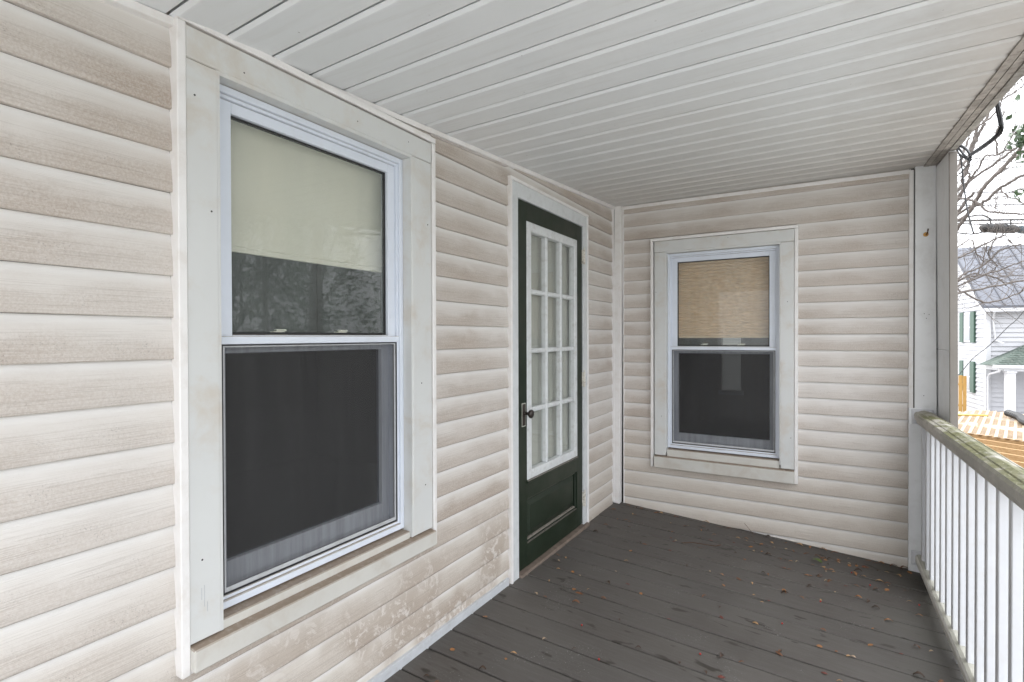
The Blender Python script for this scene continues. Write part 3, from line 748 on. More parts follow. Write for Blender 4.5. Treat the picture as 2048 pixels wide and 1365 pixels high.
# ---------------------------------------------------------------- beam, post, hook
bm_ = empty('porch_beam', (1.91, -2.4, 2.1), 'mildewed grey-brown beam along the open edge of the porch ceiling', 'beam')
def sweep(x0, x1, za, zb, name, mat, parent, n=1, wav=0, bevel=0, y0=YN-.2, y1=.07):
    mb = MB()
    for i in range(n+1):
        y = y0+(y1-y0)*i/n; j = random.uniform(-wav, wav); c = ceil_z(y)
        mb.v += [(x0+j, y, c+za), (x1+j, y, c+za+j), (x1+j, y, c+zb), (x0+j, y, c+zb)]
    for i in range(n):
        for j in range(4): mb.f.append((i*4+j, i*4+(j+1) % 4, (i+1)*4+(j+1) % 4, (i+1)*4+j))
    mb.f.append((0, 1, 2, 3)); e = n*4; mb.f.append((e+3, e+2, e+1, e)); return mb.build(name, mat, parent, bevel)
sweep(1.858, 1.884, -.008, .02, 'edge_trim', M['beamtrim'], bm_, 30, .0012)
sweep(1.884, 1.887, .000, .02, 'shadow_gap', M['dark'], bm_)
sweep(1.887, 1.913, -.008, .03, 'soffit_strip', M['beamtrim'], bm_, 30, .001)
sweep(1.9135, 1.941, -.013, .30, 'beam_body', M['beam'], bm_, 30, .0008)

po = empty('porch_post', (1.9, -.2, -.1), 'white boxed corner post between the far wall and the open side', 'post')
mb = MB(); mb.hexa([(1.8185, -.018, -2.3), (1.937, -.018, -2.3), (1.937, .1, -2.3), (1.8185, .1, -2.3), (1.8185, -.018, 2.262), (1.913, -.018, 2.262), (1.913, .1, 2.262), (1.8185, .1, 2.262)])
mb.build('face_board', M['post'], po, .002)
for a_, b_ in ((-2.3, 1.1995), (1.2015, 2.25)):
    f_ = lambda z: 1.937-.024*(z-.0)/2.26 if z > 0 else 1.937
    mb = MB(); mb.hexa([(f_(a_), -.385, a_), (f_(a_)+.026, -.385, a_), (f_(a_)+.026, .1, a_), (f_(a_), .1, a_), (f_(b_), -.385, b_-(.028 if b_ > 2 else 0)), (f_(b_)+.026, -.385, b_-(.028 if b_ > 2 else 0)), (f_(b_)+.026, .1, b_), (f_(b_), .1, b_)])
    mb.build('side_board', M['post'], po, .0015)
mb = MB(); mb.hexa([(1.934, -.398, -2.3), (1.9655, -.398, -2.3), (1.9655, -.386, -2.3), (1.934, -.386, -2.3), (1.9115, -.398, 2.215), (1.945, -.398, 2.215), (1.945, -.386, 2.215), (1.9115, -.386, 2.215)])
mb.build('edge_channel', M['postedge'], po, .002)
for sx, sz in ((1.862, 1.405), (1.884, 1.40), (1.872, 1.378), (1.861, .93)):
    MB().lathe([(0, .0022), (.0012, .002)], (sx, -.0182, sz), (0, -1, 0), 8).build('nail_head', M['dark'], po)
hk = empty('wall_hook', (1.871, -.02, 1.868), 'rusty bent iron hook screwed into the white corner post', 'hook')
MB().tube([(1.871, -.018, 1.862), (1.871, -.032, 1.862), (1.873, -.038, 1.868), (1.875, -.038, 1.882), (1.876, -.034, 1.890)], .0038, 8).build('hook_shank', M['rust'], hk, smooth=True)
MB().lathe([(0, .013), (.0008, .009)], (1.868, -.0183, 1.862), (0, -1, 0), 12).build('rust_stain', M['ruststain'], hk)

# ---------------------------------------------------------------- railing
RA = .018      # rise of the rail towards the camera, per metre
ra = empty('porch_railing', (1.85, -.03, -.1), 'white porch railing with a moss-green top rail on the open right side', 'railing')
mb = MB(); n = 40; Y0, Y1 = -.035, YN
prof = [(1.826, .772), (1.822, .790), (1.815, .796), (1.813, .822), (1.819, .834), (1.832, .838), (1.834, .8355), (1.838, .8405), (1.858, .846), (1.882, .8415), (1.886, .838), (1.888, .8405), (1.898, .836), (1.903, .824), (1.901, .796), (1.894, .790), (1.890, .772)]
for i in range(n+1):
    y = Y0+(Y1-Y0)*i/n
    for x, z in prof: mb.v.append((x+random.uniform(-.0003, .0003), y, z-RA*(y-Y0)+random.uniform(-.0003, .0003)))
m_ = len(prof)
for i in range(n):
    for j in range(m_): mb.f.append((i*m_+j, i*m_+(j+1) % m_, (i+1)*m_+(j+1) % m_, (i+1)*m_+j))
mb.f.append(tuple(range(m_))); mb.f.append(tuple(n*m_+j for j in range(m_))[::-1])
mb.build('top_rail', M['rail'], ra)
mb = MB()
prof = [(1.822, -.038), (1.820, -.008), (1.826, .004), (1.838, .010), (1.870, .010), (1.882, .004), (1.888, -.008), (1.886, -.038)]
m_ = len(prof)
for y in (Y0, Y1):
    for x, z in prof: mb.v.append((x, y, z-RA*(y-Y0)*.6))
for j in range(m_): mb.f.append((j, (j+1) % m_, m_+(j+1) % m_, m_+j))
mb.f.append(tuple(range(m_))); mb.f.append(tuple(m_+j for j in range(m_))[::-1])
mb.build('bottom_rail', M['rail_low'], ra)
bal = None; y = -.130
a_ = .0165; cx_ = 1.855
while y > YN+.05:
    if bal is None:
        bal = MB().box(cx_-a_, cx_+a_, y-a_, y+a_, .004, .785).build('baluster', M['baluster'], ra, .0025, at=(cx_, y, .004))
        o = bal; by0 = y
    else:
        o = copyobj(bal, ra); o.location.y += (y-by0); o.location.z += -RA*.8*(y-by0)
    y -= .1365
# wall board the rails are screwed to, and brackets
MB().box(1.790, 1.852, -.028, -.0145, -.13, .855).build('mounting_board', M['post'], ra, .002)
for bz in (.812, -.012):
    MB().box(1.802, 1.905 if bz > .5 else 1.875, -.034, -.0281, bz-.046, bz+.040).build('rail_bracket', M['baluster'], ra, .003)
    MB().box(1.808, 1.898 if bz > .5 else 1.868, -.040, -.0341, bz-.038, bz+.032).build('rail_bracket', M['baluster'], ra, .003)
for yb in (-1.02, -2.6, -4.1):
    MB().box(1.840, 1.868, yb-.014, yb+.014, floor_z(1.85, yb)+.0005, -.03+RA*.5*abs(yb)).build('foot_block', M['baluster'], ra, .002)

# ---------------------------------------------------------------- leaves, berries, twigs on the floor
def leaf_mesh(name, L, Wd, curl, mat, seed):
    rr = random.Random(seed); v = []; f = []; n = 5
    for i in range(n+1):
        t = i/n; ww = Wd*math.sin(math.pi*min(.97, t*.93+.04))**.8
        zc = curl*math.sin(math.pi*t)*L+.001
        for s_ in (-1, 0, 1):
            v.append((L*(t-.5), s_*ww/2+rr.uniform(-.06, .06)*Wd, zc+(abs(s_)*abs(curl)*Wd*.9)*(1 if seed % 2 else .5)+rr.uniform(0, .05)*L))
    for i in range(n):
        for j in range(2): a = i*3+j; f.append((a, a+3, a+4, a+1))
    me = bpy.data.meshes.new(name); me.from_pydata(v, [], f); me.materials.append(mat); return me
leafm = []
for k_ in range(12):
    leafm.append(leaf_mesh('leaf', random.uniform(.020, .034), random.uniform(.009, .016), random.uniform(.05, .28), ML[[0, 1, 1, 0, 2, 2, 3, 3, 4, 1, 5, 1][k_]], k_))
cname = {ML[0].name: 'orange-brown', ML[1].name: 'dark brown', ML[2].name: 'tan', ML[3].name: 'blackish brown', ML[4].name: 'pale', ML[5].name: 'red-brown'}
def leaf(x, y, me, rz=None, sc_=1., label=None):
    o = bpy.data.objects.new('fallen_leaf', me); col.objects.link(o)
    o.location = (x, y, floor_z(x, y)+.0015); o.rotation_euler = (random.uniform(-.3, .3), random.uniform(-.2, .2), random.uniform(0, 6.28) if rz is None else rz)
    o.scale = (sc_,)*3
    c_ = cname[me.materials[0].name]
    where = 'along the foot of the far wall' if y > -.12 else 'in front of the door threshold' if x < .35 and y > -1.8 else 'close to the white railing' if x > 1.5 else 'on the boards below the near window' if x < .5 else 'on the boards beneath the far window' if y > -.7 else 'on the boards in the middle of the porch floor' if y > -1.6 else 'on the nearest boards of the porch floor'
    sz = 'tiny' if sc_ < .8 else 'small' if sc_ < 1.1 else 'larger'
    tag(o, label or '%s %s fallen leaf lying %s' % (sz, c_, where), 'leaf', 'fallen leaves scattered on the porch floor')
def near_groove(x, y):
    return min(((g_+SK*x) for g_ in grooves), key=lambda q: abs(q-y))
cnt = 0
while cnt < 280:
    x = random.uniform(.05, 1.78); y = -.03-3.3*random.random()**1.5
    if random.random() < .22: y = -.03-abs(random.gauss(0, .25))
    if random.random() < .78: y = near_groove(x, y)+random.gauss(0, .006)
    if y > -.03: continue
    if random.random() < .35 and y > -1.0: x = random.uniform(.9, 1.78)
    leaf(x, y, random.choice(leafm), None if random.random() < .5 else random.gauss(0, .5), random.uniform(.65, 1.3)); cnt += 1
for x, y, k_, s_ in ((1.72, -.035, 1, 1.3), (1.66, -.03, 0, 1.1), (1.75, -.06, 6, 1.3), (1.60, -.035, 2, 1.2), (1.77, -.03, 1, 1.4), (1.36, -.035, 0, 1.4), (1.42, -.04, 9, 1.4), (1.05, -.03, 7, 1.1), (1.48, -.03, 2, 1.2), (1.79, -.075, 3, 1.2), (.66, -.03, 4, 1.5)):
    leaf(x, y, leafm[k_], random.gauss(0, .4), s_)
gl = bpy.data.objects.new('fallen_leaf', leaf_mesh('leaf', .06, .032, .12, M['bleaf'], 3)); col.objects.link(gl)
gl.location = (1.33, -.27, floor_z(1.33)+.002); gl.rotation_euler = (0, 0, -.5)
tag(gl, 'single green leaf lying on the porch boards below the far window', 'leaf')
bme = MB().lathe([(-.004, .0005), (-.003, .003), (0, .0045), (.003, .003), (.004, .0005)], (0, 0, 0), (0, 0, 1), 8).mesh('berry', M['berry'], smooth=True)
for i, (x, y) in enumerate(((.45, -1.72), (1.50, -.30), (1.58, -.42), (.93, -1.62), (1.78, -.52), (1.2, -1.15), (.6, -1.9), (1.35, -.8))):
    o = bpy.data.objects.new('berry', bme); col.objects.link(o); o.location = (x, y, floor_z(x, y)+.0045)
    tag(o, 'tiny bright red berry %s' % ('on the nearest boards to the left', 'below the far wall near the railing', 'a little nearer than the berry by the far wall', 'in the middle of the nearest boards', 'right beside the foot of the railing', 'in the middle of the porch floor', 'lowest of the berries on the left boards', 'to the right in the middle of the porch floor')[i], 'berry', 'red berries on the porch floor')
tw = MB().tube([(.60, -.50, 0), (.66, -.46, .004), (.72, -.44, .003), (.79, -.44, .010), (.82, -.43, .022)], .0018, 5)
tw.v = [(x, y, z+floor_z(x, y)+.003) for x, y, z in tw.v]
tag(tw.build('twig', M['rust'], at=(.7, -.45, 0)), 'thin dark twig lying on the boards near the far wall', 'twig')
tw = MB().tube([(.96, -.04, 0), (.93, -.03, .03), (.905, -.028, .055)], .0014, 5)
tw.v = [(x, y, z+floor_z(x, y)+.003) for x, y, z in tw.v]
tag(tw.build('twig', M['rust'], at=(.93, -.04, 0)), 'short thin twig leaning against the foot of the far wall', 'twig')

# ---------------------------------------------------------------- cables at the post
def smooth_pts(pts, sub=4):
    P = [Vector(p) for p in pts]; out = []
    for i in range(len(P)-1):
        a, b, c, d = P[max(0, i-1)], P[i], P[i+1], P[min(len(P)-1, i+2)]
        for s_ in range(sub):
            t = s_/sub; out.append(.5*((2*b)+(-a+c)*t+(2*a-5*b+4*c-d)*t*t+(-a+3*b-3*c+d)*t**3))
    out.append(P[-1]); return out
PCAB=[
(0.0064,[(2.030,-0.219,2.236),(2.030,-0.421,2.210),(2.030,-0.658,2.182),(2.030,-0.758,2.188),(2.030,-0.745,2.231),(2.030,-0.697,2.327),(2.030,-0.687,2.454)]),
(0.0050,[(2.030,-0.197,2.234),(2.030,-0.426,2.198),(2.030,-0.675,2.170),(2.030,-0.784,2.170),(2.030,-0.776,2.225),(2.030,-0.721,2.329),(2.030,-0.703,2.447)]),
(0.0057,[(2.030,0.166,2.408),(2.030,0.019,2.357),(2.030,-0.128,2.286),(2.030,-0.208,2.225),(2.030,-0.197,2.207),(2.030,-0.093,2.261),(2.030,0.045,2.339),(2.030,0.166,2.405)]),
(0.0050,[(2.030,0.166,2.408),(2.030,0.097,2.340),(2.030,-0.019,2.283),(2.030,-0.128,2.237),(2.030,-0.208,2.230),(2.030,-0.151,2.271),(2.030,-0.031,2.327),(2.030,0.166,2.402)]),
(0.0034,[(2.030,0.166,2.402),(2.030,0.071,2.324),(2.030,0.012,2.267),(2.030,-0.041,2.138),(2.030,-0.120,1.990),(2.030,-0.213,1.877),(2.030,-0.280,1.808)]),
(0.0029,[(2.030,-0.208,2.220),(2.030,-0.175,2.197),(2.030,-0.070,2.199),(2.030,0.149,2.209),(2.030,0.398,2.226)]),
(0.0029,[(2.030,-0.208,2.236),(2.030,-0.020,2.275),(2.030,0.150,2.300),(2.030,0.400,2.352)]),
]
clab = ['thick black service cable dropping from the beam to the coil on the post', 'second black cable beside the thick service cable', 'black cable coil looped at the top of the corner post',
        'inner loop of black cable at the top of the post', 'thin black cable hanging straight down past the tree', 'thin black cable curving back under the coil', 'short black cable tail behind the post top']
for (r, pts), lb in zip(PCAB, clab):
    o = MB().tube(smooth_pts(pts, 5), r, 8).build('cable', M['cable'], smooth=True, at=pts[0]); tag(o, lb, 'cable')
# utility lines
UTIL=[
(0.0106,[(3.661,13.824,5.086),(4.370,14.245,5.083),(5.926,15.169,5.071),(8.808,16.880,5.020)]),
(0.0133,[(3.662,13.821,4.720),(4.371,14.242,4.730),(5.926,15.166,4.765),(8.809,16.878,4.821)]),
(0.0266,[(3.662,13.818,4.307),(4.371,14.239,4.318),(5.092,14.667,4.342),(5.927,15.163,4.352),(8.809,16.874,4.342)]),
(0.0166,[(3.662,13.817,4.254),(4.371,14.238,4.265),(4.921,14.564,4.236),(5.927,15.162,4.259),(8.809,16.873,4.262)]),
(0.0200,[(4.120,14.088,4.093),(4.372,14.236,4.019),(4.704,14.433,3.976),(4.921,14.562,4.010),(5.058,14.644,4.076)]),
(0.0213,[(4.120,14.089,4.279),(4.371,14.239,4.358),(4.703,14.437,4.450),(4.977,14.600,4.476),(5.172,14.715,4.368)]),
(0.0100,[(3.660,13.834,6.223),(4.918,14.579,5.979),(5.925,15.175,5.869),(8.808,16.884,5.605)]),
(0.0064,[(3.066,7.614,0.437),(3.323,7.768,0.590),(3.543,7.901,0.880),(3.800,8.056,1.118),(4.057,8.211,1.417),(4.300,8.358,1.698),(5.048,8.813,2.909)]),
(0.0086,[(3.661,13.828,5.491),(4.370,14.249,5.595),(5.925,15.174,5.762),(8.807,16.889,6.138)]),
]
ulab = ['upper thin utility wire crossing behind the bare branches', 'second thin utility wire crossing the sky', 'thick bundled utility cable carrying the splice case', 'messenger wire just under the bundled cable', 'slack cable end hanging left of the splice case',
        'cable arching up over the splice case', 'faint high wire crossing the treetop', 'long diagonal wire running down in front of the white house', 'rising thin wire across the upper sky']
for (r, pts), lb in zip(UTIL, ulab):
    o = MB().tube(smooth_pts(pts, 4), r, 5).build('utility_wire', M['wire'], at=pts[0]); tag(o, lb, 'wire')
spl = empty('splice_case', (5.3, 14.56, 4.08), 'dark cable splice case with a blue band hanging on the utility line', 'splice case')
A_ = Vector((4.904, 14.32, 4.10)); B_ = Vector((5.727, 14.809, 4.06)); C_ = Vector((5.997, 14.969, 4.03))
ax = (B_-A_)
MB().lathe([(-.05, .03), (0, .07), (.05, .11), (.3, .12), (.62, .115), (.86, .11), (.93, .08)], A_, ax, 12).build('case_body', M['cable'], spl, smooth=True)
MB().lathe([(0, .085), (.05, .10), (.28, .10), (.32, .06)], B_, (C_-B_), 12).build('tape_band', M['blue'], spl, smooth=True)
for q in (.1, .35, .6): MB().lathe([(0, .128), (.03, .128)], A_+ax.normalized()*q, ax, 10).build('clamp_ring', M['wire'], spl)
for q in (A_+ax*.25, A_+ax*.8): MB().tube([q, q+Vector((0, 0, .22))], .018, 6).build('hanger', M['wire'], spl)

# ---------------------------------------------------------------- bare tree
BRANCH=[
(0.0192,[(2.903,5.792,2.643),(2.944,5.643,2.748),(3.023,5.517,2.896),(3.092,5.385,3.056),(3.137,5.238,3.182),(3.222,5.116,3.306),(3.292,4.983,3.380),(3.376,4.860,3.503),(3.417,4.710,3.577),(3.529,4.604,3.738),(3.721,4.546,4.019)]),
(0.0150,[(3.129,5.582,3.094),(3.185,5.523,3.236),(3.256,5.473,3.340),(3.303,5.409,3.396),(3.449,5.404,3.561),(3.591,5.396,3.676)]),
(0.0148,[(3.129,5.581,3.053),(3.177,5.494,3.061),(3.268,5.432,3.129),(3.345,5.362,3.207),(3.442,5.304,3.269),(3.548,5.251,3.328),(3.795,5.283,3.447)]),
(0.0121,[(2.997,5.970,3.224),(3.141,5.941,3.476),(3.316,5.930,3.608),(3.421,5.877,3.687),(3.563,5.846,3.793),(3.631,5.770,3.849),(3.771,5.738,3.998)]),
(0.0104,[(3.077,6.019,3.347),(3.138,5.956,3.480),(3.196,5.892,3.585),(3.238,5.818,3.674),(3.290,5.750,3.756),(3.361,5.692,3.733),(3.445,5.642,3.754),(3.548,5.604,3.753)]),
(0.0084,[(3.393,5.744,3.756),(3.378,5.678,3.834),(3.353,5.606,3.938),(3.367,5.558,4.100),(3.416,5.530,4.246)]),
(0.0228,[(3.167,6.540,3.646),(3.232,6.581,3.873),(3.291,6.617,4.105),(3.323,6.638,4.276),(3.362,6.663,4.435),(3.392,6.681,4.557),(3.434,6.709,4.823),(3.558,6.785,5.164)]),
(0.0171,[(3.291,6.617,4.105),(3.363,6.662,4.291),(3.418,6.696,4.435),(3.467,6.726,4.557),(3.558,6.782,4.822),(3.721,6.882,5.126),(3.969,7.032,5.467)]),
(0.0133,[(3.082,6.490,3.760),(3.193,6.559,4.105),(3.245,6.592,4.322),(3.277,6.613,4.557),(3.329,6.646,4.747)]),
(0.0107,[(2.932,5.816,3.270),(2.975,5.842,3.330),(3.140,5.941,3.504),(3.128,5.935,3.593),(3.091,5.913,3.669),(3.036,5.882,3.768)]),
(0.0178,[(2.923,5.923,2.878),(2.993,5.907,3.003),(3.055,5.887,3.127),(3.129,5.874,3.228),(3.178,5.845,3.292)]),
(0.0097,[(2.868,5.194,3.110),(2.998,5.205,3.069),(3.085,5.190,3.027),(3.155,5.164,2.909),(3.240,5.147,2.866),(3.372,5.159,2.839),(3.534,5.189,2.812),(3.796,5.277,2.726)]),
(0.0100,[(2.800,5.147,2.266),(2.880,5.195,2.306),(3.080,5.314,2.425),(3.292,5.441,2.550),(3.429,5.523,2.616)]),
(0.0086,[(2.801,5.144,1.987),(2.887,5.196,2.033),(3.001,5.264,2.115),(3.141,5.348,2.185),(3.269,5.425,2.291),(3.410,5.510,2.430),(3.607,5.627,2.496)]),
(0.0097,[(2.698,4.500,1.776),(2.765,4.470,1.791),(2.994,4.537,1.844),(3.233,4.609,1.898),(3.406,4.643,1.933),(3.650,4.718,1.990)]),
(0.0078,[(2.801,5.144,1.987),(2.872,5.109,2.006),(3.118,5.179,2.063),(3.304,5.212,2.116),(3.422,5.205,2.175),(3.538,5.197,2.229),(3.797,5.274,2.350)]),
(0.0080,[(2.773,4.661,1.852),(2.866,4.666,1.813),(3.026,4.711,1.701),(3.105,4.708,1.680),(3.244,4.741,1.725),(3.400,4.784,1.804),(3.433,4.754,1.851),(3.584,4.795,2.002)]),
(0.0067,[(3.080,5.314,2.425),(3.155,5.357,2.285)]),
(0.0067,[(3.138,5.346,2.185),(3.184,5.374,2.285),(3.206,5.389,2.398),(3.223,5.400,2.471)]),
(0.0083,[(3.150,5.352,2.079),(3.258,5.417,2.072),(3.361,5.477,2.018),(3.441,5.524,1.938)]),
(0.0067,[(3.269,5.425,2.291),(3.241,5.409,2.384),(3.315,5.455,2.550),(3.349,5.476,2.650)]),
(0.0068,[(3.533,6.062,3.867),(3.575,5.855,4.022),(3.645,5.664,3.999)]),
(0.0082,[(3.213,5.874,4.199),(3.387,5.824,4.359),(3.524,5.753,4.675),(3.644,5.670,4.744)]),
(0.0075,[(3.394,5.985,4.556),(3.515,5.824,4.536),(3.644,5.669,4.611)]),
(0.0075,[(3.486,6.029,3.347),(3.519,5.892,3.206),(3.584,5.775,3.129),(3.646,5.655,3.015)]),
]
tr = empty('bare_tree', (2.35, 5.3, -2.36), 'bare grey-brown tree with crossing branches beside the porch post', 'tree')
base = [Vector((2.35, 5.3, -2.36)), Vector((2.37, 5.35, -1.2)), Vector((2.33, 5.3, 0)), Vector((2.40, 5.4, 1.2)), Vector((2.42, 5.5, 2.2)), Vector((2.40, 5.6, 3.2))]
MB().tube(smooth_pts(base, 3), .10, 8, .045).build('trunk', M['bark'], tr, smooth=True)
for ei, i_ in enumerate((2, 8, 10)):
    pass
tips = []
for r, pts in BRANCH:
    sp = smooth_pts(pts, 4)
    for q in range(1, len(sp)-1): sp[q] = sp[q]+Vector((random.gauss(0, .006), random.gauss(0, .006), random.gauss(0, .006)))
    MB().tube(sp, r*1.45, 6, r*.95).build('branch', M['bark'], tr, smooth=True); tips.append((r, sp))
# every limb that starts behind the post is joined to the trunk there
for r, pts in BRANCH:
    p = Vector(pts[0])
    if p.x < 3.35:
        d = (Vector(pts[0])-Vector(pts[1])).normalized()
        tgt = Vector((2.38, 5.4, max(-1., min(2.9, p.z-.55))))
        MB().tube(smooth_pts([p, p+d*.15, (p+d*.2+tgt)*.5, tgt], 3), r*1.1, 5, r*1.5).build('branch', M['bark'], tr, smooth=True)
tw = MB()
def twig(p, d, L, r, lvl):
    n = 4; pts = [p]; q = Vector(p); dd = d.copy()
    for i in range(n):
        dd = (dd+Vector((random.gauss(0, .2), random.gauss(0, .2), random.gauss(.03, .2)))).normalized()
        q = q+dd*L/n; pts.append(q.copy())
        if lvl > 0 and random.random() < .62: twig(q.copy(), (dd+Vector((random.gauss(0, .7), random.gauss(0, .7), random.gauss(0, .7)))).normalized(), L*.6, r*.6, lvl-1)
    tw.tube(pts, r, 3, r*.5, False)
for r, sp in tips:
    for _ in range(9):
        i = random.randrange(1, len(sp)); d = (sp[i]-sp[i-1]).normalized()
        d = (d+Vector((random.gauss(0, .8), random.gauss(0, .5), random.gauss(0, .7)))).normalized()
        twig(sp[i], d, random.uniform(.25, .8), .0042, 2)
o = tw.build('fine_twigs', M['bark'], tr); o['kind'] = 'stuff'

# evergreen leaves hanging in at the upper right
ev = empty('evergreen_tree', (5.4, 1.6, -2.36), 'dark green broadleaf evergreen reaching in at the right edge', 'tree')
MB().tube([(5.4, 1.6, -2.36), (5.35, 1.6, 1), (5.1, 1.5, 3.2), (4.9, 1.5, 5)], .14, 8, .04).build('trunk', M['bark'], ev, smooth=True)
lme = leaf_mesh('leaf', .060, .032, .12, M['leafgreen'], 4)
cl = [((2.84, 2.39, 3.00), .055, 34), ((2.80, 2.36, 3.05), .03, 8), ((2.90, 2.42, 2.84), .05, 16), ((2.90, 2.52, 2.545), .035, 12), ((2.90, 2.43, 3.36), .05, 8), ((3.25, 2.4, 3.1), .25, 120)]
for c_, s_, k_ in cl:
    MB().tube(smooth_pts([(5.15, 1.5, 3.2), (4.2, 1.9, 3.3), (3.3, 2.35, c_[2]+.05), c_], 3), .02, 5, .006).build('branch', M['bark'], ev)
    for _ in range(k_):
        o = bpy.data.objects.new('leaf', lme); col.objects.link(o)
        o.location = (c_[0]+random.gauss(0, s_), c_[1]+random.gauss(0, s_), c_[2]+random.gauss(0, s_*.7)); put(o, ev)
        o.rotation_euler = (random.uniform(0, 6.28), random.uniform(0, 6.28), random.uniform(0, 6.28)); o.scale = (random.uniform(.7, 1.25),)*3

# ---------------------------------------------------------------- neighbour's house
ANG = R(8.38)
K = Vector((7.758, 27.867, -2.36))          # its near corner on the ground
def H(a, b, z): # a along the front wall (to the right), b along the gable wall (away), z above its ground
    return (K.x+a*math.cos(ANG)-b*math.sin(ANG), K.y+a*math.sin(ANG)+b*math.cos(ANG), K.z+z)
nh = empty('neighbour_house', K, 'white two-storey clapboard house with grey metal roof and green shutters', 'house')
def hbox(a0, a1, b0, b1, z0, z1, mb=None):
    mb = mb or MB(); return mb.hexa([H(a0, b0, z0), H(a1, b0, z0), H(a1, b1, z0), H(a0, b1, z0), H(a0, b0, z1), H(a1, b0, z1), H(a1, b1, z1), H(a0, b1, z1)])
EZ = 5.25; WD = 6.4; FL = 13.; RZ = 8.0
hbox(.02, FL, .02, WD, 0, EZ).build('wall_core', M['nsiding'], nh)
mb = MB(); nz_ = int(EZ/.21)
for i in range(nz_):
    z = i*.21
    mb.quad(H(0, -.055, z), H(FL, -.055, z), H(FL, -.008, z+.21), H(0, -.008, z+.21)); mb.quad(H(0, -.008, z), H(FL, -.008, z), H(FL, -.055, z), H(0, -.055, z))
mb.build('clapboard_front', M['nsiding'], nh)['kind'] = 'stuff'
mb = MB(); i = 0
while i*.21 < RZ-.1:
    z = i*.21
    def ext(zz): return (0, WD) if zz <= EZ else ((zz-EZ)/(RZ-EZ)*WD/2, WD-(zz-EZ)/(RZ-EZ)*WD/2)
    (p, q), (p2, q2) = ext(z), ext(min(z+.21, RZ))
    mb.quad(H(-.055, p, z), H(-.055, q, z), H(-.008, q2, z+.21), H(-.008, p2, z+.21)); mb.quad(H(-.008, p, z), H(-.008, q, z), H(-.055, q, z), H(-.055, p, z)); i += 1
mb.build('clapboard_gable', M['nsiding'], nh)['kind'] = 'stuff'
hbox(-.08, .10, -.08, .0, 0, EZ).build('corner_board', M['ntrim'], nh)
hbox(-.08, -.036, .0, .10, 0, EZ).build('corner_board', M['ntrim'], nh)
rise = (RZ-EZ)/(WD/2)
mb = MB(); e0 = -.45
mb.hexa([H(-.35, e0, EZ+e0*rise), H(FL, e0, EZ+e0*rise), H(FL, WD/2, RZ), H(-.35, WD/2, RZ), H(-.35, e0, EZ+e0*rise+.12), H(FL, e0, EZ+e0*rise+.12), H(FL, WD/2, RZ+.12), H(-.35, WD/2, RZ+.12)])
mb.hexa([H(-.35, WD-e0, EZ+e0*rise), H(FL, WD-e0, EZ+e0*rise), H(FL, WD/2, RZ), H(-.35, WD/2, RZ), H(-.35, WD-e0, EZ+e0*rise+.12), H(FL, WD-e0, EZ+e0*rise+.12), H(FL, WD/2, RZ+.12), H(-.35, WD/2, RZ+.12)])
rf = mb.build('roof', M['nroof'], nh)
for i in range(18):
    a = -.33+i*.75
    MB().hexa([H(a, e0, EZ+e0*rise+.12), H(a+.05, e0, EZ+e0*rise+.12), H(a+.05, WD/2, RZ+.12), H(a, WD/2, RZ+.12), H(a, e0, EZ+e0*rise+.17), H(a+.05, e0, EZ+e0*rise+.17), H(a+.05, WD/2, RZ+.17), H(a, WD/2, RZ+.17)]).build('roof_seam', M['nseam'], rf)
hbox(-.35, FL, e0-.02, e0+.10, EZ+e0*rise-.16, EZ+e0*rise).build('eave_fascia', M['ntrim'], nh)
hbox(-.35, FL, e0+.10, -.04, EZ+e0*rise-.14, EZ+e0*rise-.11).build('eave_soffit', M['ntrim'], nh)
MB().hexa([H(-.36, e0, EZ+e0*rise-.12), H(-.33, e0, EZ+e0*rise-.12), H(-.33, WD/2, RZ-.12), H(-.36, WD/2, RZ-.12), H(-.36, e0, EZ+e0*rise), H(-.33, e0, EZ+e0*rise), H(-.33, WD/2, RZ), H(-.36, WD/2, RZ)]).build('rake_board', M['ntrim'], nh)
for z0 in (.92, 3.32):
    wn = hbox(-.09, -.03, 1.55, 2.35, z0, z0+1.45).build('window', M['ntrim'], nh)
    hbox(-.105, -.091, 1.63, 2.27, z0+.08, z0+.69).build('pane', M['npane'], wn); hbox(-.105, -.091, 1.63, 2.27, z0+.76, z0+1.37).build('pane', M['npane'], wn)
    for b in (1.10, 2.37): 
        s_ = hbox(-.12, -.04, b, b+.42, z0-.02, z0+1.47).build('shutter', M['nshutter'], nh)
# front porch
PB = -1.6; PZ = 2.32
mb = MB(); HIP = 1.5
mb.hexa([H(-.35, PB-.25, PZ), H(9, PB-.25, PZ), H(9, -.04, PZ), H(-.35, -.04, PZ), H(-.35, PB-.25, PZ+.06), H(9, PB-.25, PZ+.06), H(9, -.04, PZ+1.01), H(HIP, -.04, PZ+1.01)])
pr = mb.build('porch_roof', M['nshingle'], nh)
mb = MB()
for i in range(13):
    t_a = i/13; b = PB-.25+t_a*(-.04-PB+.25); z = PZ+.065+t_a*.95
    t_b = (i+1)/13; b2 = PB-.25+t_b*(-.04-PB+.25); z2 = PZ+.065+t_b*.95
    s_a = -.35+t_a*(HIP+.35)
    for j in range(18):
        a = s_a+j*.4; mb.hexa([H(a+.01, b, z), H(a+.39, b, z), H(a+.39, b2, z2), H(a+.01, b2, z2), H(a+.01, b, z+.03), H(a+.39, b, z+.03), H(a+.39, b2, z2+.008), H(a+.01, b2, z2+.008)])
mb.build('shingles', M['nshingle'], pr)['kind'] = 'stuff'
hbox(-.48, 9, PB-.36, PB-.251, PZ-.07, PZ+.06).build('porch_gutter', M['ntrim'], nh)
hbox(-.10, 9, PB-.25, PB-.12, PZ-.20, PZ-.02).build('porch_beam', M['ntrim'], nh)
hbox(-.10, .02, PB-.12, -.06, PZ-.20, PZ-.01).build('porch_beam', M['ntrim'], nh)
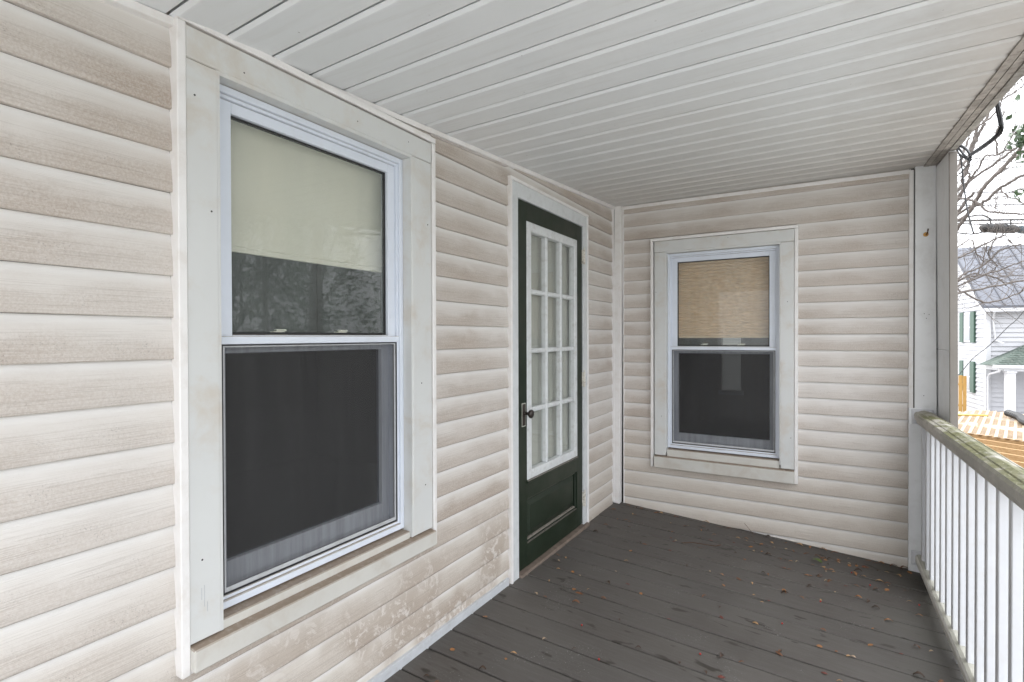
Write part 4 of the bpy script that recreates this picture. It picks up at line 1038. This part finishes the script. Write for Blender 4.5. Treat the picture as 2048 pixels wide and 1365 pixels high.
hbox(.03, 9, PB-.1, -.06, PZ-.05, PZ-.02).build('porch_ceiling', M['ntrim'], nh)
for a in (.14, 3.0, 6.0):
    hbox(a-.14, a+.14, PB-.27, PB+.01, .0, PZ-.20).build('porch_column', M['ntrim'], nh)
    hbox(a-.17, a+.17, PB-.30, PB+.04, PZ-.27, PZ-.201).build('column_capital', M['ntrim'], nh)
MB().tube([H(-.25, PB-.3, PZ-.08), H(-.2, PB-.1, PZ-.22), H(-.02, -.3, PZ-.42), H(-.02, -.14, PZ-.6), H(-.02, -.14, .1)], .045, 6).build('downspout', M['ntrim'], nh)
MB().tube([H(.1, e0, EZ+e0*rise-.1), H(.15, -.15, EZ-.9), H(.25, -.12, PZ+1.1), H(.5, -.3, PZ+.95)], .04, 6).build('downspout', M['ntrim'], nh)
hbox(0, 9, PB-.3, -.04, -.2, .12).build('porch_base', M['ntrim'], nh)

# wooden fence at the left of that house
fe = empty('wooden_fence', (6.8, 28.65, -2.36), 'new yellow wooden board fence left of the white house', 'fence')
fb = None
for i in range(16):
    x = 7.10-i*.15
    if fb is None: fb = MB().hexa([(x-.068, 28.6, -2.42), (x+.068, 28.6, -2.42), (x+.068, 28.63, -2.42), (x-.068, 28.63, -2.42), (x-.068, 28.6, -.64), (x+.068, 28.6, -.64), (x+.068, 28.63, -.64), (x-.068, 28.63, -.64)]).build('fence_board', M['fencewood'], fe, at=(x, 28.6, -2.42))
    else:
        o = copyobj(fb, fe); o.location.x -= i*.15; o.location.z += random.uniform(-.03, .03)
for z in (-2.1, -1.1): MB().box(4.8, 7.15, 28.635, 28.68, z, z+.09).build('fence_rail', M['fencewood'], fe)

# ---------------------------------------------------------------- pergola frame with lattice between the houses
pg = empty('timber_frame', (5., 12., -2.36), 'new pine timber frame with lattice laid on top below the porch', 'pergola')
JD = Vector((-.838, .545, 0)).normalized()*-1        # joists run this way: to the right and nearer
JD = Vector((.79, -.613, 0)); JN = Vector((.613, .79, 0))
O = Vector((4.1, 8.3, -1.0))
def Q(a, b, z): p = O+JD*a+JN*b; return (p.x, p.y, -1.0+z)
def qbox(a0, a1, b0, b1, z0, z1): return MB().hexa([Q(a0, b0, z0), Q(a1, b0, z0), Q(a1, b1, z0), Q(a0, b1, z0), Q(a0, b0, z1), Q(a1, b0, z1), Q(a1, b1, z1), Q(a0, b1, z1)])
for i in range(9):
    b = -1.2+i*.62
    o = qbox(-4.5, 4.5, b, b+.045, -.14, 0).build('joist', M['lumber'], pg, .004)
qbox(-4.4, -4.3, -1.2, 8.0, -.30, -.142).build('beam', M['lumber'], pg); qbox(4.2, 4.3, -1.2, 8.0, -.30, -.142).build('beam', M['lumber'], pg)
for a in (-4.35, 4.25):
    for b in (-1.1, 3.4, 7.8): qbox(a-.05, a+.05, b-.05, b+.05, -1.36, -.301).build('post', M['lumber'], pg)
for i in range(3): qbox(-4.5, 4.5, 4.4+i*1.7, 4.445+i*1.7, -.14, 0).build('joist', M['lumber'], pg, .004)
mb = MB(); s0, s1, t0, t1 = -4.4, 4.4, 3.05, 7.9
def lat(sgn, z):
    c = -18.
    while c < 18.:
        # line  b = sgn*a + c  clipped to the sheet
        pts = []
        for a in (s0, s1):
            b = sgn*a+c
            if t0 <= b <= t1: pts.append((a, b))
        for b in (t0, t1):
            a = (b-c)/sgn
            if s0 < a < s1: pts.append((a, b))
        if len(pts) >= 2:
            pts.sort(); (a0, b0), (a1, b1) = pts[0], pts[-1]
            if math.hypot(a1-a0, b1-b0) > .15:
                h = .075
                mb.hexa([Q(a0, b0-h, z), Q(a1, b1-h, z), Q(a1, b1+h, z), Q(a0, b0+h, z), Q(a0, b0-h, z+.008), Q(a1, b1-h, z+.008), Q(a1, b1+h, z+.008), Q(a0, b0+h, z+.008)])
        c += .37
lat(2.2, .002); lat(-2.2, .0105)
o = mb.build('lattice', M['latticewood'], pg); o['kind'] = 'stuff'
MB().box(-.2, 9, 5.5, 22, -2.358, -2.354).build('paving', simple('dark brown ground sheet', (.10, .075, .055), .9, .4, 3))['kind'] = 'structure'  # one flat dark brown sheet on the ground below the timber frame
# black corrugated pipe lying on the lattice
pp = [(5.72, 15.6, -.86), (5.80, 14.9, -.88), (5.72, 14.2, -.90), (5.75, 13.4, -.90), (6.0, 12.4, -.9)]
sp = smooth_pts(pp, 14); mb = MB(); b0 = None
n = len(sp); sides = 10
for i, p in enumerate(sp):
    d = (sp[min(i+1, n-1)]-sp[max(i-1, 0)]).normalized(); e = d.cross(Vector((0, 0, 1))).normalized(); g_ = d.cross(e); rr = .10 if i % 2 else .082
    for k_ in range(sides):
        a = 2*math.pi*k_/sides; mb.v.append(tuple(p+(e*math.cos(a)+g_*math.sin(a))*rr))
for i in range(n-1):
    for k_ in range(sides): k2 = (k_+1) % sides; mb.f.append((i*sides+k_, i*sides+k2, (i+1)*sides+k2, (i+1)*sides+k_))
mb.f.append(tuple(range(sides))[::-1]); mb.f.append(tuple((n-1)*sides+k_ for k_ in range(sides)))
tag(mb.build('corrugated_pipe', M['blackpipe'], at=pp[0]), 'black corrugated drain pipe lying across the lattice', 'pipe')
o = MB().tube([(4.5, 15.3, -.97), (5.3, 15.6, -.97)], .03, 4).build('yellow_pole', M['yellow'], at=(5, 15.9, -.96)); tag(o, 'long yellow pole lying at the far edge of the lattice', 'pole')

# ---------------------------------------------------------------- trees out of view: some mirrored in the near glass, some added against bright sky
def far_tree(x, y, h, seed, label):
    rr = random.Random(seed); t = empty('bare_tree', (x, y, -2.36), label, 'tree')
    mb = MB(); tb = Vector((x, y, -2.36))
    mb.tube([tb, tb+Vector((.1, .1, h*.3)), tb+Vector((0, .2, h*.55))], .2, 8, .1); mb.build('trunk', M['bark'], t)
    mb = MB()
    def br(p, d, L, r, l):
        q = p+d*L; mid = p+d*L*.5+Vector((rr.gauss(0, .05), rr.gauss(0, .05), 0))*L
        mb.tube([p, mid, q], r, 4, r*.6, False)
        if l:
            for _ in range(3): br(q if rr.random() < .6 else mid, (d+Vector((rr.gauss(0, .5), rr.gauss(0, .5), rr.gauss(.1, .35)))).normalized(), L*.72, r*.6, l-1)
    for _ in range(7): br(tb+Vector((0, .15, h*rr.uniform(.3, .55))), Vector((rr.gauss(0, .7), rr.gauss(0, .7), .7)).normalized(), h*.22, .07, 4)
    mb.build('crown', M['bark'], t)
far_tree(11.5, 3.5, 9, 3, 'bare tree across the yard mirrored in the near window')
far_tree(14, 8.5, 10, 5, 'taller bare tree further across the yard mirrored in the near window')

def conifer(x, y, h, rad, seed, label):
    rr = random.Random(seed); t_ = empty('evergreen_tree', (x, y, -2.36), label, 'tree')
    MB().tube([(x, y, -2.36), (x, y, -2.36+h*.9)], .14, 6, .03).build('trunk', M['bark'], t_)
    mb = MB()
    for _ in range(5200):
        z = rr.random()**1.3; R_ = rad*(1-z)**.7*(.55+.5*rr.random()); a = rr.uniform(0, 6.28); R_ *= 1+.2*math.sin(a*5+z*14)
        p = Vector((x+R_*math.cos(a), y+R_*math.sin(a), -2.1+z*(h-.3))); d = Vector((math.cos(a)+rr.gauss(0, .5), math.sin(a)+rr.gauss(0, .5), rr.gauss(-.2, .4))).normalized()
        s_ = d.cross(Vector((rr.gauss(0, 1), rr.gauss(0, 1), rr.gauss(0, 1)))).normalized()*.05; L = rr.uniform(.14, .32)
        mb.quad(p-s_, p+d*L*.5-s_*.6, p+d*L, p+d*L*.5+s_*.6)
    mb.build('crown', M['leafgreen'], t_)['kind'] = 'stuff'
for i, (x, y, h, rd, lb) in enumerate(((9.5, 3.6, 7.6, 2.6, 'dense dark evergreen mirrored in the near window'), (12.5, 7.6, 8.5, 3.0, 'second dark evergreen mirrored deeper in the near window'),
        (9.0, -.8, 7.0, 2.4, 'unseen dark evergreen added opposite the porch railing to block bright sky'), (9.2, -5.4, 4.8, 2.0, 'unseen dark evergreen added beyond the near end of the porch to block bright sky'), (4.6, -13.0, 4.8, 2.2, 'unseen dark evergreen added behind the camera side of the porch to block bright sky'))):
    conifer(x, y, h, rd, i, lb)  # last three are added out of view to keep bright sky off the far pane
